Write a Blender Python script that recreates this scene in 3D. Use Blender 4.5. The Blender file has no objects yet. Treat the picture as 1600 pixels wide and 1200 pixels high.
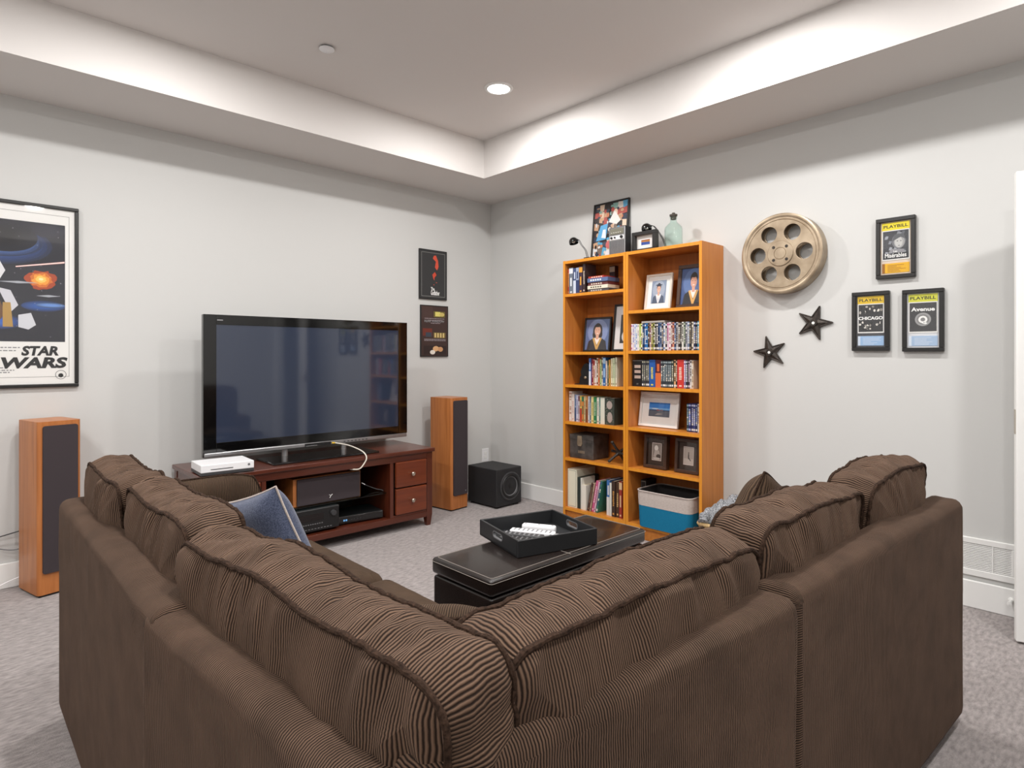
import bpy, bmesh, math, random
from mathutils import Vector, Matrix, noise

# ------------------------------------------------------------------ camera, world, light, exposure
SC = bpy.context.scene
COL = SC.collection
R = math.radians
PI = math.pi

cam = bpy.data.cameras.new('camera')
cam_o = bpy.data.objects.new('camera', cam)
COL.objects.link(cam_o)
cam.sensor_width = 36.0
cam.lens = 947 / 1600 * 36.0
cam.shift_y = -45 / 1600
cam.clip_start = 0.02
cam_o.location = (-3.863, -4.384, 1.295)
cam_o.rotation_euler = (R(90), 0, -math.atan2(0.687, 0.7266))
SC.camera = cam_o

w = bpy.data.worlds.new('world')
SC.world = w
w.use_nodes = True
w.node_tree.nodes['Background'].inputs[0].default_value = (0.75, 0.8, 0.9, 1)
w.node_tree.nodes['Background'].inputs[1].default_value = 0.4

SC.view_settings.view_transform = 'Standard'
SC.view_settings.look = 'None'
SC.view_settings.gamma = 1
SC.view_settings.use_curve_mapping = False
SC.view_settings.exposure = -0.75
LAMP_W = 44.0           # each ceiling downlight
LAMP_COL = (1.0, 0.98, 0.96)
LIGHT_SPOTS = [(x, y) for x in (-1.19, -3.05, -4.9) for y in (-1.43, -3.02, -4.62)]

# ------------------------------------------------------------------ helpers
def lin(v):
    v /= 255.0
    return v / 12.92 if v <= 0.04045 else ((v + 0.055) / 1.055) ** 2.4
def c(r, g, b):
    return (lin(r), lin(g), lin(b), 1.0)
def hexc(s):
    return c(int(s[0:2], 16), int(s[2:4], 16), int(s[4:6], 16))

class MB:
    """collects geometry for one mesh"""
    def __init__(s):
        s.v = []; s.f = []; s.m = []; s.col = []; s.sm = []; s.uv = []; s.cur = (1, 1, 1, 1); s.mi = 0; s.smooth = False
    def face(s, idx, uv=None):
        s.f.append(tuple(idx)); s.m.append(s.mi); s.col.append(s.cur); s.sm.append(s.smooth); s.uv.append(uv)
    def quad(s, pts, uv=None):
        n = len(s.v); s.v += [tuple(p) for p in pts]; s.face(range(n, n + len(pts)), uv)
        return s
    def box(s, x0, x1, y0, y1, z0, z1, bev=0.0, seg=2, rot=None, piv=None):
        b = bmesh.new()
        bmesh.ops.create_cube(b, size=1.0)
        for q in b.verts:
            q.co = Vector(((x0 + x1) / 2 + q.co.x * (x1 - x0), (y0 + y1) / 2 + q.co.y * (y1 - y0), (z0 + z1) / 2 + q.co.z * (z1 - z0)))
        if bev > 0:
            bmesh.ops.bevel(b, geom=b.edges[:], offset=bev, segments=seg, profile=0.5, affect='EDGES')
        if rot is not None:
            p = Vector(piv) if piv else Vector(((x0 + x1) / 2, (y0 + y1) / 2, (z0 + z1) / 2))
            for q in b.verts:
                q.co = rot @ (q.co - p) + p
        s.bm(b)
        return s
    def bm(s, b, M=None):
        n = len(s.v); b.verts.index_update()
        for q in b.verts:
            s.v.append(tuple(M @ q.co if M else q.co))
        for f in b.faces:
            s.face([n + q.index for q in f.verts])
        b.free()
    def mesh(s, me, M=None):
        n = len(s.v)
        for q in me.vertices:
            s.v.append(tuple(M @ q.co if M else q.co))
        for p in me.polygons:
            s.face([n + i for i in p.vertices])
    def tube(s, pts, r, n=8, closed=False, cap=True):
        pts = [Vector(p) for p in pts]; N = len(pts); base = len(s.v)
        up = Vector((0, 0, 1)); prev = None
        for i, p in enumerate(pts):
            a = pts[(i - 1) % N] if (closed or i > 0) else p
            d = pts[(i + 1) % N] if (closed or i < N - 1) else p
            t = (d - a).normalized()
            if prev is None:
                u = t.cross(up)
                if u.length < 1e-3: u = t.cross(Vector((1, 0, 0)))
                u.normalize()
            else:
                u = prev - t * prev.dot(t)
                u.normalize()
            prev = u
            v2 = t.cross(u)
            rr = r[i] if isinstance(r, (list, tuple)) else r
            for k in range(n):
                an = 2 * PI * k / n
                s.v.append(tuple(p + (u * math.cos(an) + v2 * math.sin(an)) * rr))
        M = N if closed else N - 1
        sm = s.smooth; s.smooth = True
        for i in range(M):
            for k in range(n):
                j = (i + 1) % N
                s.face((base + i * n + k, base + i * n + (k + 1) % n, base + j * n + (k + 1) % n, base + j * n + k))
        s.smooth = sm
        if cap and not closed:
            s.face([base + k for k in range(n)][::-1]); s.face([base + (N - 1) * n + k for k in range(n)])
        return s
    def lathe(s, prof, n=32, M=None, cap=True):
        base = len(s.v); N = len(prof)
        for (r, z) in prof:
            for k in range(n):
                an = 2 * PI * k / n
                p = Vector((r * math.cos(an), r * math.sin(an), z))
                s.v.append(tuple(M @ p if M else p))
        sm = s.smooth; s.smooth = True
        for i in range(N - 1):
            for k in range(n):
                s.face((base + i * n + k, base + i * n + (k + 1) % n, base + (i + 1) * n + (k + 1) % n, base + (i + 1) * n + k))
        s.smooth = sm
        if cap:
            if prof[0][0] > 1e-5: s.face([base + k for k in range(n)][::-1])
            if prof[-1][0] > 1e-5: s.face([base + (N - 1) * n + k for k in range(n)])
        return s
    def prism(s, poly, y0, y1):
        """polygon in x,z extruded along y"""
        n = len(poly); b = len(s.v)
        s.v += [(p[0], y0, p[1]) for p in poly] + [(p[0], y1, p[1]) for p in poly]
        s.face([b + i for i in range(n)]); s.face([b + n + i for i in range(n)][::-1])
        for i in range(n):
            j = (i + 1) % n
            s.face((b + i, b + n + i, b + n + j, b + j))
        return s
    def build(s, name, mats, parent=None, loc=None, rot=None, fixn=True):
        me = bpy.data.meshes.new(name)
        me.from_pydata(s.v, [], s.f)
        if not isinstance(mats, (list, tuple)): mats = [mats]
        for m_ in mats: me.materials.append(m_)
        me.polygons.foreach_set('material_index', s.m)
        me.polygons.foreach_set('use_smooth', s.sm)
        if any(q != (1, 1, 1, 1) for q in s.col):
            at = me.color_attributes.new('Col', 'FLOAT_COLOR', 'CORNER')
            data = []
            for p, q in zip(me.polygons, s.col):
                data += list(q) * p.loop_total
            at.data.foreach_set('color', data)
        if any(u is not None for u in s.uv):
            l = me.uv_layers.new(name='UVMap'); data = []
            for p, u in zip(me.polygons, s.uv):
                for k in range(p.loop_total):
                    data += list(u[k]) if u is not None else [0.0, 0.0]
            l.data.foreach_set('uv', data)
        me.update()
        if fixn:
            b = bmesh.new(); b.from_mesh(me); bmesh.ops.recalc_face_normals(b, faces=b.faces[:]); b.to_mesh(me); b.free()
        if any(s.sm): me.set_sharp_from_angle(angle=R(38))
        o = bpy.data.objects.new(name, me)
        COL.objects.link(o)
        if parent: o.parent = parent
        if loc: o.location = loc
        if rot: o.rotation_euler = rot
        return o

def tag(o, label, cat, group=None, kind=None):
    if label: o['label'] = label
    if cat: o['category'] = cat
    if group: o['group'] = group
    if kind: o['kind'] = kind
    return o
def thing(name, label, cat, loc=(0, 0, 0), rz=0.0, group=None, rx=0.0):
    o = bpy.data.objects.new(name, None); COL.objects.link(o)
    o.empty_display_size = 0.05
    o.location = loc; o.rotation_euler = (rx, 0, rz)
    return tag(o, label, cat, group)
def struct(o):
    o['kind'] = 'structure'
    return o
def copy_tree(o, parent=None):
    q = o.copy(); COL.objects.link(q); q.parent = parent
    for ch in list(o.children): copy_tree(ch, q)
    return q
def flat_curve(polys, depth, bev=0.0):
    """filled 2D outline (first outer, others holes) extruded +-depth; returns a mesh in x,y with thickness in z"""
    cu = bpy.data.curves.new('outline', 'CURVE'); cu.dimensions = '2D'; cu.fill_mode = 'BOTH'
    cu.extrude = depth; cu.bevel_depth = bev; cu.bevel_resolution = 1
    for p in polys:
        sp = cu.splines.new('POLY'); sp.points.add(len(p) - 1); sp.use_cyclic_u = True
        for q, xy in zip(sp.points, p): q.co = (xy[0], xy[1], 0, 1)
    o = bpy.data.objects.new('outline', cu)
    me = bpy.data.meshes.new_from_object(o)
    bpy.data.objects.remove(o); bpy.data.curves.remove(cu)
    return me
def circle(cx, cy, r, n=32, ry=None):
    return [(cx + r * math.cos(2 * PI * k / n), cy + (ry or r) * math.sin(2 * PI * k / n)) for k in range(n)]
def rrect(cx, cy, w_, h_, r, n=5):
    out = []
    for (sx, sy, a0) in ((1, 1, 0), (-1, 1, 90), (-1, -1, 180), (1, -1, 270)):
        for k in range(n + 1):
            a = R(a0 + 90 * k / n)
            out.append((cx + sx * (w_ / 2 - r) + r * math.cos(a), cy + sy * (h_ / 2 - r) + r * math.sin(a)))
    return out
def text_mesh(txt, size, offset=0.0, extrude=0.0, shear=0.0, align='CENTER', spacing=1.0):
    cu = bpy.data.curves.new('lettering', 'FONT'); cu.body = txt; cu.size = size; cu.offset = offset
    cu.extrude = extrude; cu.shear = shear; cu.align_x = align; cu.space_character = spacing; cu.resolution_u = 3
    o = bpy.data.objects.new('lettering', cu)
    me = bpy.data.meshes.new_from_object(o)
    bpy.data.objects.remove(o); bpy.data.curves.remove(cu)
    return me
# maps x,y of a drawing to local x,z, facing -y
UPRIGHT = Matrix(((1, 0, 0, 0), (0, 0, -1, 0), (0, 1, 0, 0), (0, 0, 0, 1)))
def lettering(txt, width, height, mat_, parent, x, y, z, offset=0.0, shear=0.0, name='lettering'):
    """text scaled to width x height, lower-left at x,z, facing -y"""
    me = text_mesh(txt, 1.0, offset, 0.0, shear, 'LEFT')
    xs = [q.co.x for q in me.vertices]; ys = [q.co.y for q in me.vertices]
    sx = width / (max(xs) - min(xs)); sy = height / (max(ys) - min(ys))
    mb = MB()
    mb.mesh(me, Matrix.Translation((x - min(xs) * sx, y, z - min(ys) * sy)) @ UPRIGHT @ Matrix.Diagonal((sx, sy, 1, 1)))
    bpy.data.meshes.remove(me)
    return mb.build(name, mat_, parent, fixn=False)

# ------------------------------------------------------------------ materials
def mat(name, col, rough=0.5, metal=0.0, spec=0.5, coat=0.0, sheen=0.0):
    m = bpy.data.materials.new(name); m.use_nodes = True
    b = m.node_tree.nodes['Principled BSDF']
    b.inputs['Base Color'].default_value = col
    b.inputs['Roughness'].default_value = rough
    b.inputs['Metallic'].default_value = metal
    b.inputs['Specular IOR Level'].default_value = spec
    b.inputs['Coat Weight'].default_value = coat
    b.inputs['Coat Roughness'].default_value = 0.08
    if sheen:
        b.inputs['Sheen Weight'].default_value = sheen
    return m
def nodes(m): return m.node_tree.nodes, m.node_tree.links, m.node_tree.nodes['Principled BSDF']
def noisy(m, scale=8.0, stretch=(1, 1, 1), ramp=None, bump=0.0, dist=0.01, detail=4.0, coord='Object', bscale=None):
    """procedural colour variation and fine relief"""
    N, L, b = nodes(m)
    tc = N.new('ShaderNodeTexCoord'); mp = N.new('ShaderNodeMapping'); mp.inputs['Scale'].default_value = stretch
    L.new(tc.outputs[coord], mp.inputs[0])
    nz = N.new('ShaderNodeTexNoise'); nz.inputs['Scale'].default_value = scale; nz.inputs['Detail'].default_value = detail
    L.new(mp.outputs[0], nz.inputs[0])
    if ramp:
        r = N.new('ShaderNodeValToRGB'); r.color_ramp.elements[0].position = 0.3; r.color_ramp.elements[1].position = 0.7
        r.color_ramp.elements[0].color = ramp[0]; r.color_ramp.elements[1].color = ramp[1]
        L.new(nz.outputs[0], r.inputs[0]); L.new(r.outputs[0], b.inputs['Base Color'])
    if bump:
        src = nz
        if bscale:
            src = N.new('ShaderNodeTexNoise'); src.inputs['Scale'].default_value = bscale; src.inputs['Detail'].default_value = detail
            L.new(mp.outputs[0], src.inputs[0])
        bp = N.new('ShaderNodeBump'); bp.inputs['Strength'].default_value = bump; bp.inputs['Distance'].default_value = dist
        L.new(src.outputs[0], bp.inputs['Height']); L.new(bp.outputs[0], b.inputs['Normal'])
    return m
def wood(name, c0, c1, rough, axis='z', coat=0.0):
    st = {'x': (0.6, 9, 9), 'y': (9, 0.6, 9), 'z': (9, 9, 0.6)}[axis]
    return noisy(mat(name, c1, rough, coat=coat), 5.0, st, (c0, c1), 0.08, 0.002, 8.0)

M_wall = noisy(mat('wall_paint', c(206, 206, 204), 0.75, spec=0.3), 220, bump=0.06, dist=0.001)
M_ceil = noisy(mat('ceiling_paint', c(222, 218, 215), 0.85, spec=0.2), 160, bump=0.08, dist=0.001)
M_trim = mat('white_trim_paint', c(240, 240, 238), 0.35)
M_carpet = noisy(mat('carpet', c(185, 175, 172), 0.95, spec=0.1, sheen=0.3), 26, (1, 2.6, 1), (c(144, 134, 132), c(194, 184, 182)), 0.9, 0.012, 8.0, bscale=140)
M_lamp = bpy.data.materials.new('lamp_lens'); M_lamp.use_nodes = True
_b = M_lamp.node_tree.nodes['Principled BSDF']; _b.inputs['Emission Color'].default_value = (1, 0.98, 0.95, 1); _b.inputs['Emission Strength'].default_value = 14.0
M_maple = wood('honey_wood', c(186, 112, 44), c(202, 130, 60), 0.42)
M_maple_edge = wood('honey_wood_edge', c(214, 136, 34), c(226, 150, 46), 0.38)
M_maple_h = wood('honey_wood_flat', c(190, 114, 42), c(205, 132, 56), 0.42, 'y')
M_maple_back = wood('honey_wood_back', c(172, 98, 34), c(188, 112, 42), 0.5)
M_cherry = wood('cherry_wood', c(74, 32, 19), c(95, 44, 27), 0.3, 'x', 0.3)
M_cherry_v = wood('cherry_wood_upright', c(74, 32, 19), c(95, 44, 27), 0.3, 'z', 0.3)
M_cherry_panel = wood('cherry_drawer', c(98, 43, 22), c(118, 54, 27), 0.3, 'x', 0.3)
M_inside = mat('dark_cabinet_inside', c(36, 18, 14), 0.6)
M_spk = wood('speaker_veneer', c(168, 100, 50), c(192, 122, 68), 0.35)
M_grille = noisy(mat('grille_cloth', c(66, 59, 62), 0.9, spec=0.2), 900, bump=0.3, dist=0.001)
M_black = mat('black_plastic', c(22, 22, 23), 0.45)
M_blackm = noisy(mat('black_matte', c(34, 34, 36), 0.65), 60, bump=0.05, dist=0.001)
M_pblack = mat('piano_black', c(9, 9, 10), 0.06, coat=0.6)
M_silver = mat('silver_plastic', c(176, 176, 178), 0.28, 0.85)
M_nickel = mat('brushed_nickel', c(210, 200, 186), 0.25, 1.0)
M_white = mat('white_plastic', c(240, 240, 242), 0.4)
M_grey = mat('grey_plastic', c(110, 110, 112), 0.5)
M_dgrey = mat('dark_grey_plastic', c(58, 58, 60), 0.5)
M_screen = mat('plasma_screen', c(46, 54, 72), 0.05, spec=0.8, coat=0.5)  # bluish coating tint, base also lifted to carry reflection and haze
M_frame_b = mat('black_frame', c(30, 29, 28), 0.4)
M_frame_br = wood('brown_frame', c(58, 38, 28), c(74, 50, 36), 0.4)
M_frame_w = mat('white_frame', c(232, 230, 226), 0.4)
M_frame_s = mat('pale_silver_frame', c(222, 214, 202), 0.35)
M_matw = mat('white_mat_board', c(236, 235, 232), 0.8)
M_ink = mat('black_ink', c(24, 24, 26), 0.6)
M_inkw = mat('white_ink', c(240, 240, 238), 0.6)
M_inkg = mat('grey_ink', c(140, 140, 142), 0.6)
M_bronze = noisy(mat('aged_bronze', c(168, 150, 126), 0.38, 0.5), 9, ramp=(c(138, 120, 98), c(188, 170, 146)), bump=0.05, dist=0.002)
M_iron = noisy(mat('cast_iron', c(56, 50, 46), 0.55, 0.4), 60, ramp=(c(40, 36, 33), c(74, 66, 60)), bump=0.2, dist=0.002)
M_leather = noisy(mat('dark_leather', c(30, 24, 22), 0.26, coat=0.25), 5, ramp=(c(26, 20, 18), c(38, 30, 27)), bump=0.12, dist=0.002, bscale=260)
M_thread = mat('pale_thread', c(150, 142, 134), 0.8)
M_traym = noisy(mat('tray_faux_leather', c(34, 35, 37), 0.5), 300, bump=0.12, dist=0.001)
M_copper = mat('cable_white', c(226, 220, 206), 0.5)
M_yellow = mat('plug_yellow', c(220, 180, 40), 0.5)
M_denim = noisy(mat('navy_denim', c(60, 68, 92), 0.9, spec=0.1, sheen=0.3), 240, ramp=(c(48, 55, 78), c(92, 100, 122)), bump=0.35, dist=0.002)
M_teal = noisy(mat('teal_fabric', c(22, 112, 150), 0.85, spec=0.2), 400, ramp=(c(16, 100, 138), c(30, 126, 164)), bump=0.25, dist=0.001)
M_linen = noisy(mat('linen_fabric', c(196, 184, 176), 0.9, spec=0.2), 60, (1, 1, 6), (c(184, 170, 162), c(208, 198, 192)), 0.25, 0.002)
M_lining = mat('dark_lining', c(54, 52, 52), 0.9)
M_knit = noisy(mat('grey_knit', c(140, 142, 146), 0.95, spec=0.1), 130, ramp=(c(70, 72, 78), c(190, 192, 196)), bump=0.8, dist=0.006)
M_wicker = noisy(mat('pale_wicker', c(196, 164, 112), 0.7), 90, ramp=(c(170, 136, 88), c(216, 188, 138)), bump=0.3, dist=0.002)
M_rubber = mat('rubber', c(20, 20, 20), 0.8)
M_cork = mat('rubber_stopper', c(70, 62, 54), 0.7)
M_oldbox = noisy(mat('old_metal_box', c(80, 76, 74), 0.5, 0.5), 14, ramp=(c(58, 54, 52), c(104, 98, 94)), bump=0.15, dist=0.002)

M_print = bpy.data.materials.new('printed_paper'); M_print.use_nodes = True
_N, _L, _b = nodes(M_print); _b.inputs['Roughness'].default_value = 0.55
_a = _N.new('ShaderNodeAttribute'); _a.attribute_name = 'Col'; _L.new(_a.outputs['Color'], _b.inputs['Base Color'])
M_gloss = M_print.copy(); M_gloss.name = 'printed_glossy_sleeve'; M_gloss.node_tree.nodes['Principled BSDF'].inputs['Roughness'].default_value = 0.3

def pane_material(name, tint, refl):
    m = bpy.data.materials.new(name); m.use_nodes = True
    N = m.node_tree.nodes; L = m.node_tree.links; N.clear()
    out = N.new('ShaderNodeOutputMaterial'); mx = N.new('ShaderNodeMixShader'); t = N.new('ShaderNodeBsdfTransparent'); g = N.new('ShaderNodeBsdfGlossy'); f = N.new('ShaderNodeLayerWeight'); pw = N.new('ShaderNodeMath'); ma = N.new('ShaderNodeMath')
    t.inputs[0].default_value = tint; g.inputs['Roughness'].default_value = 0.03; f.inputs[0].default_value = 0.5; pw.operation = 'POWER'; pw.inputs[1].default_value = 5.0; ma.operation = 'MULTIPLY_ADD'
    r0 = ((refl - 1) / (refl + 1)) ** 2; ma.inputs[1].default_value = 1 - r0; ma.inputs[2].default_value = r0
    L.new(f.outputs['Facing'], pw.inputs[0]); L.new(pw.outputs[0], ma.inputs[0])
    L.new(ma.outputs[0], mx.inputs[0]); L.new(t.outputs[0], mx.inputs[1]); L.new(g.outputs[0], mx.inputs[2]); L.new(mx.outputs[0], out.inputs[0])
    return m
M_glass = pane_material('picture_glass', (1, 1, 1, 1), 1.38)
M_shelfglass = pane_material('shelf_glass', (0.62, 0.8, 0.78, 1), 1.5)
M_bottle = pane_material('green_bottle_glass', (0.925, 0.98, 0.962, 1), 1.45)

def corduroy(name, period, c_low, c_high, bump=1.0, wob=0.0009):
    """ribbed pile: u of the UV map runs across the ribs in metres"""
    m = mat(name, c_high, 0.85, spec=0.15, sheen=0.12)
    N, L, b = nodes(m)
    b.inputs['Sheen Roughness'].default_value = 0.4
    b.inputs['Sheen Tint'].default_value = c(200, 170, 150)
    uv = N.new('ShaderNodeUVMap'); uv.uv_map = 'UVMap'
    sx = N.new('ShaderNodeSeparateXYZ'); L.new(uv.outputs[0], sx.inputs[0])
    nz = N.new('ShaderNodeTexNoise'); nz.inputs['Scale'].default_value = 22; nz.inputs['Detail'].default_value = 3
    L.new(uv.outputs[0], nz.inputs[0])
    sub = N.new('ShaderNodeMath'); sub.operation = 'SUBTRACT'; sub.inputs[1].default_value = 0.5; L.new(nz.outputs[0], sub.inputs[0])
    mul = N.new('ShaderNodeMath'); mul.operation = 'MULTIPLY_ADD'; mul.inputs[1].default_value = wob * 8; L.new(sub.outputs[0], mul.inputs[0]); L.new(sx.outputs[0], mul.inputs[2])
    fr = N.new('ShaderNodeMath'); fr.operation = 'MULTIPLY'; fr.inputs[1].default_value = 2 * PI / period; L.new(mul.outputs[0], fr.inputs[0])
    sn = N.new('ShaderNodeMath'); sn.operation = 'SINE'; L.new(fr.outputs[0], sn.inputs[0])
    mr = N.new('ShaderNodeMapRange'); mr.inputs[1].default_value = -1; mr.inputs[2].default_value = 0.9; L.new(sn.outputs[0], mr.inputs[0])
    rp = N.new('ShaderNodeValToRGB'); rp.color_ramp.elements[0].color = c_low; rp.color_ramp.elements[1].color = c_high  # groove colour: darker ground weave plus some painted groove shade
    rp.color_ramp.elements[0].position = 0.12; rp.color_ramp.elements[1].position = 0.75
    L.new(mr.outputs[0], rp.inputs[0])
    n2 = N.new('ShaderNodeTexNoise'); n2.inputs['Scale'].default_value = 9; n2.inputs['Detail'].default_value = 5; L.new(uv.outputs[0], n2.inputs[0])
    m2 = N.new('ShaderNodeMapRange'); m2.inputs[3].default_value = 0.78; m2.inputs[4].default_value = 1.2; m2.inputs[1].default_value = 0.3; m2.inputs[2].default_value = 0.7
    L.new(n2.outputs[0], m2.inputs[0])
    mx = N.new('ShaderNodeVectorMath'); mx.operation = 'SCALE'; L.new(rp.outputs[0], mx.inputs[0]); L.new(m2.outputs[0], mx.inputs['Scale'])
    L.new(mx.outputs[0], b.inputs['Base Color'])
    bp = N.new('ShaderNodeBump'); bp.inputs['Strength'].default_value = bump; bp.inputs['Distance'].default_value = period * 0.35
    L.new(mr.outputs[0], bp.inputs['Height']); L.new(bp.outputs[0], b.inputs['Normal'])
    return m
M_cord = corduroy('brown_corduroy_wide', 0.0056, c(38, 27, 21), c(106, 84, 69))
M_cordf = corduroy('brown_corduroy_frame', 0.0052, c(30, 21, 16), c(98, 77, 63))
M_cordp = corduroy('brown_corduroy_pillow', 0.0050, c(46, 35, 27), c(88, 70, 55))
M_pipe = noisy(mat('brown_cord_piping', c(56, 42, 34), 0.9, spec=0.1), 160, ramp=(c(36, 26, 20), c(68, 51, 41)), bump=0.8, dist=0.004)

# ------------------------------------------------------------------ the room
XW, YW = -6.2, -6.0           # far ends of the room behind the camera
SOF, CEI = 2.745, 3.05        # soffit underside, tray ceiling
SW_ = 0.613                   # soffit width
struct(MB().box(XW - .1, 1.3, YW - .1, .1, -.1, 0).build('floor', M_carpet))
ceiling = struct(MB().box(XW, 0, YW, 0, CEI, CEI + .08).build('ceiling', M_ceil))
for a in ((XW, 0, -SW_, 0), (XW, 0, YW, YW + SW_), (-SW_, 0, YW + SW_, -SW_), (XW, XW + SW_, YW + SW_, -SW_)):
    MB().box(a[0], a[1], a[2], a[3], SOF, CEI).build('soffit', M_ceil, ceiling)
struct(MB().box(XW - .1, .1, 0, .1, 0, CEI + .08).build('wall_left', M_wall))
D0, D1, DH = -5.70, -4.82, 2.13
struct(MB().box(0, .1, D1, 0, 0, CEI + .08).box(0, .1, YW, D0, 0, CEI + .08).box(0, .1, D0, D1, DH, CEI + .08).build('wall_right', M_wall))
struct(MB().box(XW - .1, .1, YW - .1, YW, 0, CEI + .08).build('wall_back', M_wall))
struct(MB().box(XW - .1, XW, YW, 0, 0, CEI + .08).build('wall_side', M_wall))
struct(MB().box(1.2, 1.3, YW - .1, -4.0, 0, 2.5).box(.1, 1.3, -4.1, -4.0, 0, 2.5).box(.1, 1.3, YW - .1, YW, 0, 2.5).box(.1, 1.3, YW, -4.0, 2.4, 2.5).build('wall_hall_closure', M_wall))  # unseen hall stub, closed so world light stays out of the doorway
def baseboard(name, x0, x1, y0, y1):
    return struct(MB().box(x0, x1, y0, y1, 0, .140, .004, 1).build(name, M_trim))
baseboard('baseboard_left', XW, 0, -.016, 0)
baseboard('baseboard_right', -.016, 0, D1 + .09, -.016)
baseboard('baseboard_back', XW, -2.35, YW, YW + .016)
baseboard('baseboard_side', XW, XW + .016, YW + .016, -.016)
# casing of the doorway the open door belongs to
cs = MB()
cs.box(-.018, 0, D1, D1 + .085, 0, DH + .085, .003, 1).box(-.018, 0, D0 - .085, D0, 0, DH + .085, .003, 1).box(-.018, 0, D0, D1, DH, DH + .085, .003, 1)
cs.box(0, .1, D1 - .015, D1, 0, DH).box(0, .1, D0, D0 + .015, 0, DH)
struct(cs.build('trim_1', M_trim))

def door_leaf(name, wd, ht, loc, rz, levers=True):
    """local x from hinge (0) to free edge (wd), faces +-y"""
    root = bpy.data.objects.new(name, None); COL.objects.link(root); root['kind'] = 'structure'
    root.location = loc; root.rotation_euler = (0, 0, rz)
    MB().box(0, wd, -.018, .018, 0, ht, .004, 2).build('door_slab', M_trim, root)
    for s in (-1, 1):
        for (z0, z1) in ((.24, .92), (1.08, ht - .16)):
            y = s * .018
            fr = MB()
            for a in ((.13, wd - .13, z0, z0 + .03), (.13, wd - .13, z1 - .03, z1), (.13, .16, z0, z1), (wd - .16, wd - .13, z0, z1)):
                fr.box(a[0], a[1], min(y, y + s * .006), max(y, y + s * .006), a[2], a[3], .002, 1)
            fr.build('panel_moulding', M_trim, root)
        if levers:
            h = MB()
            h.lathe([(.0, 0), (.032, 0), (.032, .008), (.02, .014), (.012, .016), (.012, .05), (.0, .05)], 24, Matrix.Translation((wd - .062, s * .018, .985)) @ Matrix.Rotation(-s * PI / 2, 4, 'X'))
            h.tube([(wd - .062, s * .062, .985), (wd - .10, s * .066, .985), (wd - .17, s * .062, .983)], .009, 10)
            h.build('lever_handle', M_nickel, root)
    MB().box(wd - .0005, wd + .0015, -.012, .012, .93, 1.04).build('latch_plate', M_nickel, root)
    for z in (.25, ht / 2, ht - .25):
        MB().tube([(-.004, .016, z - .045), (-.004, .016, z + .045)], .007, 8).build('hinge', M_nickel, root)
    return root
door_leaf('door_1', .89, 2.11, (-.036, -4.795, .010), math.atan2(.845, -.300))
door_leaf('door_2', .86, 2.05, (-2.2, YW + .022, .010), 0)
cs = MB()
cs.box(-2.30, -2.215, YW, YW + .018, 0, 2.15).box(-1.325, -1.24, YW, YW + .018, 0, 2.15).box(-2.215, -1.325, YW, YW + .018, 2.065, 2.15)
struct(cs.build('trim_2', M_trim))

# ------------------------------------------------------------------ fixed fittings
def downlight(x, y, label):
    t = thing('recessed_light', label, 'light', (x, y, CEI), group='recessed ceiling lights')
    MB().lathe([(.072, -.001), (.074, -.008), (.092, -.006), (.095, 0)], 36, cap=False).build('trim_ring', M_trim, t)
    MB().lathe([(.0, -.007), (.073, -.0065), (.073, -.001)], 36, cap=False).build('lens', M_lamp, t)
    li = bpy.data.lights.new('downlight_glow', 'AREA'); li.shape = 'DISK'; li.size = .15; li.energy = LAMP_W; li.color = LAMP_COL
    lo = bpy.data.objects.new('downlight_glow', li); COL.objects.link(lo); lo.parent = t; lo.location = (0, 0, -.012)
    return t
_where = {(-1.19, -1.43): 'lit round recessed ceiling light shining above the television corner', (-1.19, -3.02): 'round recessed ceiling light over the film reel wall',
          (-1.19, -4.62): 'round recessed ceiling light nearest the open white door', (-3.05, -1.43): 'round recessed ceiling light in front of the television',
          (-3.05, -3.02): 'round recessed ceiling light over the corner of the sofa', (-3.05, -4.62): 'round recessed ceiling light behind the brown sofa',
          (-4.9, -1.43): 'round recessed ceiling light nearest the large film poster', (-4.9, -3.02): 'round recessed ceiling light beside the left sofa back', (-4.9, -4.62): 'round recessed ceiling light at the far rear of the room'}
for p in LIGHT_SPOTS: downlight(p[0], p[1], _where[p])

t = thing('sprinkler_cover', 'small flat white sprinkler cover disc on the tray ceiling', 'sprinkler', (-2.256, -1.147, CEI))
MB().lathe([(.0, -.016), (.038, -.016), (.042, -.013), (.042, -.009)], 32, cap=False).build('cover_plate', M_white, t)
MB().lathe([(.034, -.009), (.034, 0)], 32, cap=False).build('collar', M_grey, t)

t = thing('wall_outlet', 'white wall outlet plate low on the wall above the subwoofer', 'outlet', (-.073, 0, .28))
MB().box(-.042, .042, -.006, 0, 0, .125, .003, 2).build('cover_plate', M_white, t)
for z in (.030, .068):
    MB().box(-.017, .017, -.009, -.005, z, z + .028, .004, 2).build('socket', M_trim, t)

t = thing('air_vent', 'white louvred air return grille low on the wall by the door', 'vent', (0, -3.93, .165), -PI / 2)
v = MB()
VW, VH = .60, .195
v.box(-VW, 0, -.014, 0, 0, .034, .003, 1).box(-VW, 0, -.014, 0, VH - .030, VH, .003, 1).box(-.026, 0, -.014, 0, .034, VH - .030, .003, 1).box(-VW, -VW + .026, -.014, 0, .034, VH - .030, .003, 1)
v.build('grille_frame', M_trim, t)
MB().box(-VW + .02, -.02, -.002, -.0005, .03, VH - .025).build('painted_duct_shade', M_dgrey, t)  # thin dark sheet, its colour stands in for shade inside the duct
sl = None
for k in range(15):
    z = .039 + k * .0086
    if sl is None:
        sl = MB().box(-VW + .026, -.026, -.011, -.004, -.0022, .0022, rot=Matrix.Rotation(R(30), 3, 'X')).build('louvre_slat', M_trim, t, (0, 0, z))
    else:
        q = sl.copy(); COL.objects.link(q); q.parent = t; q.location = (0, 0, z)
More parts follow.
